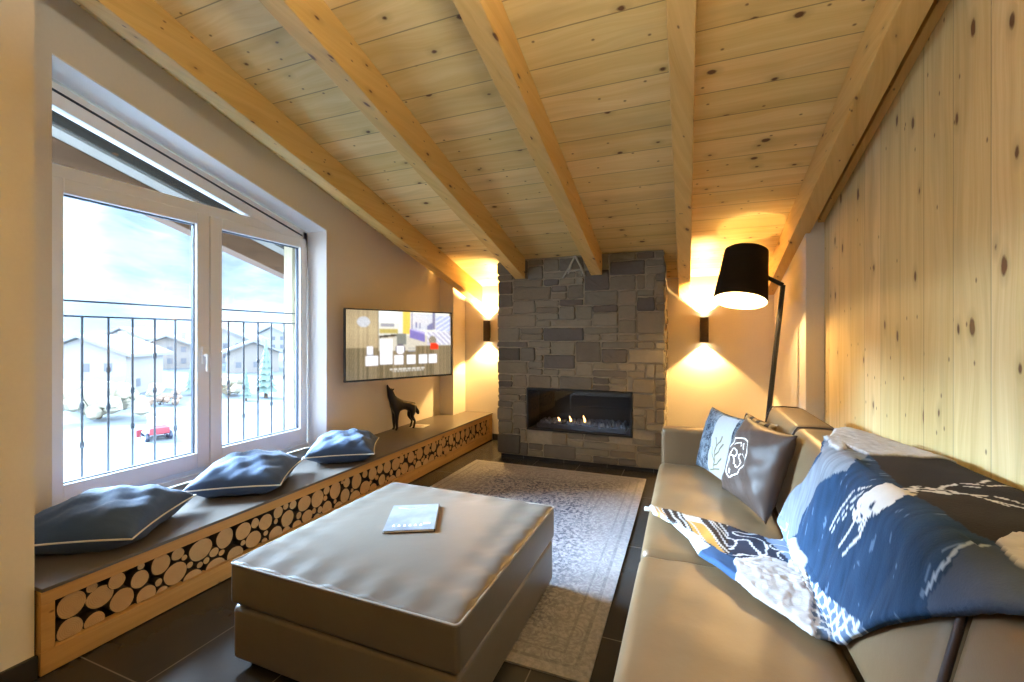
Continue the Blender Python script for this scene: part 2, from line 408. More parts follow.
MB().prism(yz(XF+.002, [(W0,ft(W0)-.040),(W0,ft(W0)-.030),(W1-.045,ft(W1-.045)-.030),(W1-.045,ft(W1-.045)-.040)]), (-.004,0,0)).build('blind_slot', M['gasket'], frame)
MB().prism(yz(XF-.028, [(W0+.03,1.695),(1.95,1.695),(W0+.03,ft(W0)-.09)]), (-.004,0,0)).build('slanted_pane', M['glass'], win)
MB().box((XF-.02, W0, WB+.002), (XF+.012, W1-.008, WB+.03)).build('window_sill', M['pvc'], win, bevel=.004)
for y0, y1, g0, g1 in ((.945, 1.585, .998, 1.522), (1.591, 2.222, 1.654, 2.179)):
    z0, z1, gz0, gz1 = .32, 1.642, .400, 1.582
    sh = MB(); x = XF+.022; d = (-.05,0,0)
    for a, b, c, e in ((y0,g0,z0,z1),(g1,y1,z0,z1),(g0,g1,z0,gz0),(g0,g1,gz1,z1)):
        sh.prism(yz(x, [(a,c),(b,c),(b,e),(a,e)]), d)
    sash = sh.build('sash', M['pvc'], win, bevel=.005)
    gk = MB(); w = .0045
    for a, b, c, e in ((g0,g0+w,gz0,gz1),(g1-w,g1,gz0,gz1),(g0,g1,gz0,gz0+w),(g0,g1,gz1-w,gz1)):
        gk.prism(yz(x-.022, [(a,c),(b,c),(b,e),(a,e)]), (-.02,0,0))
    gk.build('gasket', M['gasket'], sash)
    MB().box((x-.034, g0-.005, gz0-.005), (x-.030, g1+.005, gz1+.005)).build('pane', M['glass'], sash)
    if y0 < 1.5:
        h = MB(); yc = 1.553
        h.box((x, yc-.012, .86), (x+.012, yc+.012, .95)); h.tube([(x+.01,yc,.905),(x+.035,yc,.905)], .008, 8)
        h.tube([(x+.035,yc,.908),(x+.036,yc,.88),(x+.034,yc,.82)], .009, 8)
        h.build('handle', M['pvc'], sash, bevel=.002)

# ------------------------------------------------------------------ bench with a log-end front
XB = -1.757
b0, b1 = .696, YB-.002
bench = thing('window_bench', 'long low window bench with a dark top and a front filled with cut log ends', 'bench', (-1.95, 2.3, 0))
mb = MB()
for a, b in (((XB-.03, b0, .004), (XB, b1, .073)), ((XB-.03, b0, .211), (XB, b1, .250)), ((XB-.03, b0, .073), (XB, .729, .211)), ((XB-.03, b1-.05, .073), (XB, b1, .211))):
    mb.box(a, b)
mb.build('front_frame', M['trimwood'], bench, bevel=.003)
MB().box((XB-.075, b0, .004), (XB-.055, b1, .250)).build('backing_board', M['bark'], bench)
mb = MB()
mb.prism([(XB+.006,b0,.2505),(XB+.006,b1,.2505),(-2.046,b1,.2505),(-2.046,3.68,.2505),(-2.196,3.68,.2505),(-2.196,W1-.01,.2505),(XF+.02,W1-.01,.2505),(XF+.02,W0+.004,.2505),(-2.196,W0+.004,.2505),(-2.196,b0,.2505)], (0,0,.0115))
mb.build('bench_top', M['slate'], bench, bevel=.003)
random.seed(11)
ylo, yhi, zlo, zhi = .731, b1-.052, .074, .210
logs = [(.772,.171,.038),(.768,.098,.033),(.845,.155,.036),(.83,.083,.027),(.823,.196,.0155),(.905,.112,.036),(.888,.186,.026),(.955,.157,.027),(.975,.089,.030),(.958,.2,.012)]
def okc(y, z, r):
    return all((y-a)**2+(z-b)**2 > (r+c+.0015)**2 for a, b, c in logs if abs(y-a) < .1)
for R, tries in ((.040,260),(.034,700),(.028,1600),(.022,3600),(.017,5000),(.0125,7000)):
    for _ in range(tries):
        r = R*random.uniform(.9, 1.12)
        y = random.uniform(.93+r, yhi-r*.6); z = random.choice((random.uniform(zlo-r*.35, zhi-r), zhi-r-.001)) if R > .016 else random.uniform(zlo+r*.2, zhi-r)
        if okc(y, z, r): logs.append((y, z, r))
def clip(poly, ax, lim, keep_ge):
    out = []
    for i in range(len(poly)):
        p, q = poly[i], poly[(i+1) % len(poly)]
        ip = (p[ax] >= lim) == keep_ge or p[ax] == lim; iq = (q[ax] >= lim) == keep_ge or q[ax] == lim
        if ip: out.append(p)
        if ip != iq:
            t = (lim-p[ax])/(q[ax]-p[ax]); out.append((p[0]+t*(q[0]-p[0]), p[1]+t*(q[1]-p[1])))
    return out
def log_poly(y, z, r):
    e = random.uniform(.93, 1.07); ph = random.uniform(0, 6)
    p = [(y+r*e*math.cos(a)*(1+.03*math.sin(3*a+ph)), z+r/e*math.sin(a)*(1+.03*math.sin(2*a+ph))) for a in [2*PI*k/22 for k in range(22)]]
    return clip(clip(clip(clip(p, 1, zlo, True), 1, zhi, False), 0, ylo, True), 0, yhi, False)
for q_ in range(2):
    for i in range(len(logs)):
        y, z, r = logs[i]
        lim = min(math.hypot(y-a, z-b)-c for k, (a, b, c) in enumerate(logs) if k != i and abs(y-a) < .12)-.0012
        lim = min(lim, zhi+.001-z, y-ylo+.001)
        logs[i] = (y, z, max(r, min(lim, r*1.28, .043)))
# nearest hundred as parts
def appar(l): return l[2]/(l[0]+.6)
logs.sort(key=appar, reverse=True)
rest = MB(); restbark = MB()
for i, (y, z, r) in enumerate(logs):
    p = log_poly(y, z, r)
    if len(p) < 3: continue
    xf = XB-.010-random.uniform(0, .007)
    if i < 100:
        m = MB(); m.prism([(xf, a, b) for a, b in p], (-.045, 0, 0))
        o = m.build('log_slice', M['log'], bench, at=(xf, y, z), bevel=.0015, seg=1)
        o.data.materials.append(M['bark'])
        for f in o.data.polygons:
            if abs(f.normal.x) < .5: f.material_index = 1
    else: rest.prism([(xf, a, b) for a, b in p], (-.045, 0, 0))
o = rest.build('log_slice', M['log'], bench); o['kind'] = 'stuff'; o.data.materials.append(M['bark'])
for f in o.data.polygons:
    if abs(f.normal.x) < .5: f.material_index = 1

# ------------------------------------------------------------------ pillows
def pillow_verts(w, h, T, n=26, seed=0, wr=.006, flat=9):
    rnd = random.Random(seed); ph = [rnd.uniform(0, 6) for _ in range(8)]
    def f(u, v):
        ex = 1-.075*(1-v*v)**1.0*abs(u)**3; ey = 1-.075*(1-u*u)*abs(v)**3
        x = u*w/2*ex; y = v*h/2*ey
        k = max(0, (1-abs(u)**2.6)*(1-abs(v)**2.6))**.55
        wrk = wr*(math.sin(7*u+4*v+ph[0])+.7*math.sin(11*v-5*u+ph[1])+.5*math.sin(17*(u+v)+ph[2]))
        return x, y, k*(T/2) + wrk*k
    top = []; bot = []
    for j in range(n+1):
        for i in range(n+1):
            u = -math.cos(PI*i/n)*.35+(2*i/n-1)*.65; v = -math.cos(PI*j/n)*.35+(2*j/n-1)*.65
            x, y, z = f(u, v); top.append((x, y, z)); bot.append((x, y, -min(z*.85, flat)))
    return top, bot, f
def pillow_mesh(w, h, T, n=26, seed=0, wr=.006, flat=9):
    top, bot, f = pillow_verts(w, h, T, n, seed, wr, flat); N = n+1
    m = MB(1); idx = {}; vs = list(top); fs = []
    for j in range(n):
        for i in range(n): fs.append((j*N+i, j*N+i+1, (j+1)*N+i+1, (j+1)*N+i))
    bi = {}
    for j in range(N):
        for i in range(N):
            k = j*N+i
            if i in (0, n) or j in (0, n): bi[k] = k
            else: bi[k] = len(vs); vs.append(bot[k])
    for j in range(n):
        for i in range(n): fs.append((bi[(j+1)*N+i], bi[(j+1)*N+i+1], bi[j*N+i+1], bi[j*N+i]))
    m.add(vs, fs)
    rim = [top[i] for i in range(N)]+[top[j*N+n] for j in range(1, N)]+[top[n*N+i] for i in range(n-1, -1, -1)]+[top[j*N] for j in range(n-1, 0, -1)]
    return m, rim, f
def frame_matrix(loc, xa, ya):
    x = Vector(xa).normalized(); z = x.cross(Vector(ya)).normalized(); y = z.cross(x)
    mt = Matrix((x, y, z)).transposed().to_4x4(); mt.translation = Vector(loc)*U; return mt
def bench_pillow(cx, cy, cz, ang, w, h, T, seed, label, tilt=(0, 0)):
    t = thing('throw_pillow', label, 'pillow', (cx, cy, cz), 0, 'denim pillows on the window bench')
    t.rotation_euler = (tilt[0], tilt[1], ang)
    m, rim, f = pillow_mesh(w, h, T, 30, seed, .010, .076)
    c = m.build('pillow_body', M['denim'], t, smooth=True, local=True)
    MB(1).tube(rim, .0045, 6, closed=True).build('piping', M['whitepipe'], t, smooth=True, local=True)
    return t
bench_pillow(-2.02, .985, .3185, math.radians(123), .60, .56, .27, 3, 'slate blue denim pillow nearest the camera on the window bench')
bench_pillow(-2.02, 1.56, .3205, math.radians(125), .62, .56, .26, 5, 'slate blue denim pillow in the middle of the bench row')
bench_pillow(-1.962, 2.155, .3205, math.radians(125), .60, .54, .26, 8, 'slate blue denim pillow farthest along the bench, in front of the television wall')

# ------------------------------------------------------------------ ottoman
ocx, ocy = -.89, 1.325
ott = thing('ottoman', 'large square grey-taupe leather ottoman in front of the window bench', 'ottoman', (ocx, ocy, 0), math.radians(-.5))
hw, hd = .392*U, .398*U
m = MB(1); m.add(*cushion((-hw+.006,-hd+.006,.035), (hw-.006,hd-.006,.262), .022, (6,6,3)))
m.build('base', M['ottoman'], ott, smooth=True, local=True)
random.seed(4); wph = [random.uniform(0, 6) for _ in range(6)]
def owarp(w):
    if w.z > .36:
        u, v = w.x/hw, w.y/hd; e = max(abs(u), abs(v))
        edge = max(0, e-.55)/.45*(1-max(0, (e-.97)/.03))
        w.z += .0045*edge*(math.sin(38*w.x+wph[0])+math.sin(41*w.y+wph[1])+.6*math.sin(70*(w.x-w.y)+wph[2]))
    return w
m = MB(1); m.add(*cushion((-hw,-hd,.270), (hw,hd,.447), .018, (40,40,4), (.004,.004,.004,.004,0,.026), owarp))
m.build('seat_cushion', M['ottoman'], ott, smooth=True, local=True)
def rrect(x, y, r, z, n=6):
    out = []
    for cx, cy, a0 in ((x-r,y-r,0),(-x+r,y-r,90),(-x+r,-y+r,180),(x-r,-y+r,270)):
        for k in range(n+1):
            a = math.radians(a0+90*k/n); out.append((cx+r*math.cos(a), cy+r*math.sin(a), z))
    return out
MB(1).tube(rrect(hw-.001, hd-.001, .018, .441), .0055, 6, closed=True).build('piping', plain('pale_grey_piping', (.24,.22,.195), .5), ott, smooth=True, local=True)
for sx in (-1, 1):
    for sy in (-1, 1): MB(1).tube([(sx*(hw-.07), sy*(hd-.07), .0093 if sy > 0 else 0.0), (sx*(hw-.07), sy*(hd-.07), .04)], .022, 12).build('foot', M['blackmetal'], ott, local=True)

# booklet on the ottoman
bk = thing('booklet', 'pale grey booklet lying on the leather ottoman', 'booklet', (-.925, 1.362, .3385), math.radians(27))
MB(1).box((-.118,-.155,.001), (.118,.155,.010)).build('pages', M['paper'], bk, local=True, bevel=.001)
MB(1).box((-.122,-.159,-.001), (.122,.159,.001)).box((.119,-.159,-.001), (.124,.159,.012)).build('back_cover', plain('dark_brown_cover', (.06,.035,.02), .6), bk, local=True)
def cover_mat():
    t = NT('booklet_cover'); v = t.coord(); X = t.sep(v)
    n = t.noise(v, 9, 4, .6)
    c = t.mix(t.rng(X[1], -.15, .15), (.13, .15, .18), (.20, .22, .245)); c = t.mix(t.rng(n, .4, .65), c, (.25, .265, .28))
    return t.set(c, .35)
cv = MB(1).box((-.121,-.158,.010), (.121,.158,.0118)).build('front_cover', cover_mat(), bk, local=True)
lt = MB(1)
for i in range(6): x = -.085+i*.026; lt.add([(x,-.115,.0121),(x+.014,-.115,.0121),(x+.009,-.093,.0121),(x+.003,-.093,.0121)], [(0,1,2,3)])
lt.build('cover_lettering', M['paper'], cv, local=True)
MB(1).box((.062,-.098,.0119), (.095,-.078,.0123)).build('cover_badge', M['paper'], cv, local=True)
MB(1).tube([(-.09,.12,.012),(-.03,.10,.012),(.03,.118,.012),(.07,.125,.012)], .0015, 5).build('cover_line', M['paper'], cv, local=True)

# ------------------------------------------------------------------ rug
rug = MB(1).add(*[[(x,y,z) for z in (0,.008) for x,y in ((-.925,-1.375),(.925,-1.375),(.925,1.375),(-.925,1.375))], [(3,2,1,0),(4,5,6,7),(0,1,5,4),(1,2,6,5),(2,3,7,6),(3,0,4,7)]]).build('area_rug', M['rug'], local=True)
rug.location = ((-.262-.66)*U, 2.24*U, .0005); tag(rug, 'worn pale rug with a faded dark blue pattern in front of the fireplace', 'rug')

# ------------------------------------------------------------------ stone chimney
ch = thing('stone_chimney', 'floor to ceiling chimney breast of rough grey stone', 'chimney', (-.81, 3.6, 0))
cx0, cx1 = -1.463, -.148
ox0, ox1, oz0, oz1 = -1.213, -.373, .243, .588
core = MB(); ci = .009
def zc(y): return roof(y)-.004
for a, b, c, d in ((cx0+ci, ox0, .03, 9), (ox1, cx1-ci, .03, 9), (ox0, ox1, .03, oz0), (ox0, ox1, oz1, 9)):
    y0 = YS+ci; y1 = YB-.002
    if d == 9: core.prism([(a,y0,c),(a,y1,c),(a,y1,zc(y1)),(a,y0,zc(y0))], (b-a,0,0))
    else: core.box((a,y0,c),(b,y1,d))
core.build('mortar_core', M['mortar'], ch)
MB().box((cx0+.02, YS+.025, 0), (cx1-.02, YB-.002, .03)).build('plinth', M['tile'], ch)
random.seed(23)
STC = [tuple(1.3*x for x in c) for c in ((.150,.132,.102),(.125,.110,.088),(.165,.146,.112),(.185,.160,.116),(.100,.088,.075),(.155,.128,.092),(.135,.122,.100),(.175,.152,.115),(.082,.074,.066),(.160,.140,.108))]
def stone_poly(u0, u1, v0, v1, g=.0045):
    j = lambda: random.uniform(-.0045, .0045); a, b, c, d = u0+g, u1-g, v0+g, v1-g
    r = min(.012, (b-a)*.25, (d-c)*.25)
    pts = []
    for x, y, sx, sy in ((a,c,1,1),(b,c,-1,1),(b,d,-1,-1),(a,d,1,-1)):
        p1 = (x+sx*r*random.uniform(.5,1.3), y+j()); p2 = (x+j(), y+sy*r*random.uniform(.5,1.3)); m = (x+sx*r*.25+j()*.3, y+sy*r*.25+j()*.3)
        pts += [p2, m, p1] if (sx*sy > 0) else [p1, m, p2]
    out = []
    for i in range(len(pts)):
        p, q = pts[i], pts[(i+1) % len(pts)]; out.append(p)
        L = math.hypot(q[0]-p[0], q[1]-p[1])
        if L > .05:
            for k in range(1, int(L/.035)+1):
                t_ = k/(int(L/.035)+1); out.append((p[0]+(q[0]-p[0])*t_+j()*.5, p[1]+(q[1]-p[1])*t_+j()*.5))
    return out
def add_stone(mb, poly, place, depth, col):
    n = len(poly); cu = sum(p[0] for p in poly)/n; cv_ = sum(p[1] for p in poly)/n
    rings = []
    for sc_, d in ((1.0, -.012), (1.0, depth*.55), (.965, depth*.9), (.90, depth)):
        rings.append([place(cu+(p[0]-cu)*sc_, cv_+(p[1]-cv_)*sc_, d+(random.uniform(-.002,.002) if d > 0 else 0)) for p in poly])
    k = random.uniform(.82, 1.15); c = tuple(x*k for x in col)
    mb.rings(rings, cap0=False, col=c)
def layout(u0, u1, v0, v1, block=None, cu=.0660, cv_=.0545):
    nu, nv = round((u1-u0)/cu), round((v1-v0)/cv_); du, dv = (u1-u0)/nu, (v1-v0)/nv
    occ = [[False]*nv for _ in range(nu)]; out = []
    uu = lambda i: u0+i*du; vv = lambda j: v0+j*dv
    if block:
        for i in range(nu):
            for j in range(nv):
                mu, mv = uu(i)+du/2, vv(j)+dv/2
                if block[0] < mu < block[1] and block[2] < mv < block[3]: occ[i][j] = True
    sizes = [(4,2),(3,2),(5,2),(3,1),(2,1),(4,1),(2,2),(1,1),(3,3),(1,2),(5,1)]; wts = [7,8,3,9,8,6,6,3,1.5,2,2]
    for j in range(nv):
        i = 0
        while i < nu:
            if occ[i][j]: i += 1; continue
            for _ in range(14):
                w, h = random.choices(sizes, wts)[0]
                if i+w <= nu and j+h <= nv and not any(occ[i+a][j+b] for a in range(w) for b in range(h)): break
            else: w = h = 1
            for a in range(w):
                for b in range(h): occ[i+a][j+b] = True
            if w == h == 1 and i+1 < nu and not occ[i+1][j]: w = 2; occ[i+1][j] = True
            out.append((uu(i), uu(i+w), vv(j), vv(j+h))); i += w
    return out
sm = MB()
zt = roof(YS)-.014
lay = layout(cx0, cx1, .032, zt, (ox0, ox1, oz0-.01, oz1+.01))
for u0, u1, v0, v1 in lay:
    # trim stones against the opening
    if v0 < oz1 and v1 > oz0:
        if u0 < ox0 and u1 > ox0-.03: u1 = ox0+.004
        if u1 > ox1 and u0 < ox1+.03: u0 = ox1-.004
    if u0 < ox1 and u1 > ox0:
        if v0 < oz0 and v1 > oz0-.03: v1 = oz0+.004
        if v1 > oz1 and v0 < oz1+.03: v0 = oz1-.004
    col = random.choice(STC)
    u0e = u0-random.uniform(.0, .012) if u0 <= cx0+.001 else u0; u1e = u1+random.uniform(0, .012) if u1 >= cx1-.001 else u1
    add_stone(sm, stone_poly(u0e, u1e, v0, v1), lambda u, v, d: (u, YS+ci-d, v), random.uniform(.006, .017), col)
for side, xx in ((-1, cx0+ci), (1, cx1-ci)):
    for u0, u1, v0, v1 in layout(YS+.012, YB-.008, .032, roof(YB)-.016):
        add_stone(sm, stone_poly(u0, u1, v0, v1), (lambda u, v, d, side=side, xx=xx: (xx+side*d, u, v)), random.uniform(.006, .014), random.choice(STC))
    for u0, u1, v0, v1 in layout(YS+.012, YS+.25, roof(YB)-.016, roof(YS+.25)-.016):
        add_stone(sm, stone_poly(u0, u1, v0, v1), (lambda u, v, d, side=side, xx=xx: (xx+side*d, u, v)), random.uniform(.006, .014), random.choice(STC))
sm.build('stonework', M['stone'], ch)
# the triangular stone with pale joints near the top
mo = MB()
ay = YS-.008
for p, q in (((-.905,1.46),(-.805,1.63)), ((-.805,1.63),(-.73,1.47)), ((-.865,1.515),(-.755,1.52)), ((-.86,1.49),(-.835,1.58))):
    mo.tube([(p[0],ay,p[1]),((p[0]+q[0])/2+.004,ay-.003,(p[1]+q[1])/2),(q[0],ay,q[1])], .009, 6)
mo.build('pale_joint', plain('pale_mortar', (.36,.33,.27), .95, var=.15, scale=40), ch)

# fireplace insert
fp = thing('fireplace', 'wide glass-fronted gas fireplace set into the stone chimney', 'fireplace', ((ox0+ox1)/2, YS+.1, oz0))
fm = MB(); e = .012
fa, fb, fc, fd = ox0+.004, ox1-.004, oz0+.004, oz1-.004
for a, b in (((fa,YS-.004,fc),(fa+e,YS+.05,fd)),((fb-e,YS-.004,fc),(fb,YS+.05,fd)),((fa+e,YS-.004,fc),(fb-e,YS+.05,fc+e)),((fa+e,YS-.004,fd-e),(fb-e,YS+.05,fd))): fm.box(a, b)
fm.build('frame', M['blackmetal'], fp, bevel=.002)
fx = MB(); y0, y1 = YS+.05, YS+.30
for a, b in (((fa,y0,fc),(fa+.01,y1,fd)),((fb-.01,y0,fc),(fb,y1,fd)),((fa,y0,fc),(fb,y1,fc+.01)),((fa,y0,fd-.01),(fb,y1,fd)),((fa,y1,fc),(fb,y1+.01,fd))): fx.box(a, b)
fx.build('firebox', plain('soot_black_steel', (.022,.022,.024), .55), fp)
MB().box((fa+e, YS+.02, fc+e), (fb-e, YS+.023, fd-e)).build('glass_front', M['fireglass'], fp)
bed = MB(); bed.box((fa+.06, YS+.08, fc+.01), (fb-.06, YS+.26, fc+.045)); burner = bed.build('burner', plain('burner_tray', (.04,.04,.045), .5), fp, bevel=.003)
random.seed(5); pb = MB()
for _ in range(260):
    x = random.uniform(fa+.08, fb-.07); y = random.uniform(YS+.09, YS+.25); r = random.uniform(.008, .018); z = fc+.047+r*.4
    h_ = 1+1.4*max(0, (x-fa-.35)/.5)
    rg = []
    for k in range(5):
        ph = -PI/2+PI*k/4; rg.append([(x+r*math.cos(ph)*math.cos(q)+random.uniform(-.002,.002), y+r*math.cos(ph)*math.sin(q), z+r*h_*math.sin(ph)) for q in [2*PI*i/7 for i in range(7)]])
    pb.rings(rg, False, False)
o = pb.build('fire_glass_bed', plain('blue_grey_glass_gravel', (.20,.23,.30), .25, var=.4, scale=30), fp, smooth=True); o['kind'] = 'stuff'
flm = emit('flame', (1.0, .50, .14), 7.0)
for x, h, w in ((-.975,.036,.008),(-.880,.050,.008),(-.765,.062,.008)):
    rr = []; zb = fc+.06; yy = YS+.13
    for k in range(9):
        t_ = k/8; r = w*max(.05, math.sin(PI*(t_**.7))**.8)*(1 if k < 8 else .2); sx = .006*math.sin(t_*5)
        rr.append([(x+sx+r*math.cos(a), yy+r*math.sin(a), zb+h*t_) for a in [2*PI*i/8 for i in range(8)]])
    MB().rings(rr).build('flame', flm, fp, smooth=True)

# ------------------------------------------------------------------ wall sconces
warm = (1.0, .60, .20)
def spot(name, loc, rot, power, ang, blend, parent, col=warm, radius=.015):
    l = bpy.data.lights.new(name, 'SPOT'); l.energy = power; l.spot_size = math.radians(ang); l.spot_blend = blend; l.color = col; l.shadow_soft_size = radius
    o = bpy.data.objects.new(name, l); C.objects.link(o); o.parent = parent; o.location = loc; o.rotation_euler = rot; return o
SC_P = 85
sbulb = emit('sconce_lamp', (1.0, .78, .45), 30.0)
for x, lab in ((-1.797, 'dark up-and-down wall light left of the stone chimney'), (.133, 'dark up-and-down wall light right of the stone chimney')):
    t = thing('wall_sconce', lab, 'wall light', (x, YB, 1.057), 0, 'wall lights beside the chimney')
    d0 = YB-.012; r = .033; cy = YB-.045
    m = MB()
    for r0, r1 in ((r, r-.004),):
        rg = lambda rad, z: [(x+rad*math.cos(a), cy+rad*math.sin(a), z) for a in [2*PI*k/24 for k in range(24)]]
        m.rings([rg(r-.004, .965), rg(r-.004, .957), rg(r, .957), rg(r, 1.157), rg(r-.004, 1.157), rg(r-.004, 1.149)], False, False)
    m.build('housing', M['sconce'], t, smooth=True, autos=True)
    MB().box((x-.02, YB-.014, .99), (x+.02, YB, 1.12)).build('wall_plate', M['sconce'], t, bevel=.002)
    for z, s in ((1.147, 1), (.967, -1)):
        MB().rings([[(x+(r-.005)*math.cos(a), cy+(r-.005)*math.sin(a), z+q) for a in [2*PI*k/20 for k in range(20)]] for q in (-.003, .003)]).build('lamp_lens', sbulb, t)
        spot('sconce_light', (0, (cy-YB)*U, (z+s*.016-1.057)*U), (PI if s > 0 else 0, 0, 0), SC_P*(1.6 if s > 0 else 1.0), 106, .25, t)

# ------------------------------------------------------------------ floor lamp
lx, ly = .418, 3.1
lamp = thing('floor_lamp', 'black angled floor lamp with a tilted drum shade behind the sofa end', 'lamp', (lx, ly, 0))
m = MB(); m.rings([[(lx+.02+r*math.cos(a), ly+r*math.sin(a), z) for a in [2*PI*k/32 for k in range(32)]] for r, z in ((.095,0),(.1,.004),(.1,.014),(.096,.018))])
m.build('base', M['blackmetal'], lamp, smooth=True, autos=True)
top = Vector((.545, 3.1, 1.314)); sb = Vector((.305, 3.04, 1.218)); st = Vector((.350, 3.13, 1.535)); axd = (st-sb).normalized()
hub = sb+axd*.20
MB().tube([(lx+.0, ly, .015), tuple(top)], .0145, 12).tube([tuple(top), tuple(hub+axd*.035)], .013, 12).build('pole', M['blackmetal'], lamp, smooth=True, autos=True)
def ring_at(c, r, n=40):
    x = axd.cross(Vector((0,1,0))).normalized(); y = axd.cross(x).normalized()
    return [tuple(c+x*r*math.cos(2*PI*k/n)+y*r*math.sin(2*PI*k/n)) for k in range(n)]
def shade_mat():
    t = NT('black_fabric_shade'); t.set((.026, .021, .016), .85, 0, .2)
    tl = t.node('ShaderNodeBsdfTranslucent'); tl.inputs[0].default_value = (.16, .11, .04, 1)
    mx = t.node('ShaderNodeMixShader'); mx.inputs[0].default_value = .35
    t.l.new(t.b.outputs[0], mx.inputs[1]); t.l.new(tl.outputs[0], mx.inputs[2]); t.l.new(mx.outputs[0], t.out.inputs[0])
    return t.m
R0, R1 = .152, .124
MB().rings([ring_at(sb, R0), ring_at(st, R1)], False, False).build('lamp_shade', shade_mat(), lamp, smooth=True)
MB().rings([ring_at(sb+axd*.002, R0-.004), ring_at(st-axd*.004, R1-.004)], False, False).build('shade_lining', plain('cream_shade_lining', (.85,.80,.66), .7), lamp, smooth=True)
sp = MB()
for k in range(3):
    a = ring_at(st-axd*.03, R1-.006, 3)[k]; sp.tube([tuple(hub+axd*.03), a], .003, 6)
sp.build('shade_spider', M['blackmetal'], lamp)
bc = sb+axd*.13; br = .036
bm_ = MB(); bm_.rings([ring_at(bc-axd*br*math.cos(PI*k/10)*1.15, max(.002, br*math.sin(PI*k/10)), 16) for k in range(11)])
bm_.build('bulb', emit('lamp_bulb', (1.0, .80, .48), 28), lamp, smooth=True)
MB().rings([ring_at(bc+axd*.035, .018, 16), ring_at(hub+axd*.03, .018, 16)]).build('lamp_socket', M['blackmetal'], lamp, smooth=True, autos=True)
pl = bpy.data.lights.new('lamp_light', 'POINT'); pl.energy = 34; pl.color = (1.0, .62, .24); pl.shadow_soft_size = .05
o = bpy.data.objects.new('lamp_light', pl); C.objects.link(o); o.parent = lamp; o.location = (sb+axd*.075)*U - lamp.location

# ------------------------------------------------------------------ television
tv = thing('television', 'flat screen television on a wall arm above the bench', 'television', (-1.935, 2.716, .9435), math.atan2(.904, .429))
tw, th_ = 1.208, .696
MB(1).box((-tw/2, -.012, -th_/2), (tw/2, .02, th_/2)).box((-tw*.33, .02, -th_*.33), (tw*.33, .045, th_*.2)).build('housing', M['glassblack'], tv, local=True, bevel=.004)
bz = MB(1); q = .012
for a, b in (((-tw/2,-.016,-th_/2),(-tw/2+q,-.012,th_/2)),((tw/2-q,-.016,-th_/2),(tw/2,-.012,th_/2)),((-tw/2+q,-.016,-th_/2),(tw/2-q,-.012,-th_/2+q*1.4)),((-tw/2+q,-.016,th_/2-q),(tw/2-q,-.012,th_/2))): bz.box(a, b)
bz.build('bezel', M['glassblack'], tv, local=True)
am = MB(1); am.tube([(0,.04,0),(0,.16,0)], .018, 8); am.box((-.1,.045,-.1),(.1,.055,.1)); am.tube([(0,.16,0),(.1,.33,0)], .018, 8); am.box((.0,.27,-.12),(.2,.35,.12))
am.build('wall_arm', M['blackmetal'], tv, local=True)
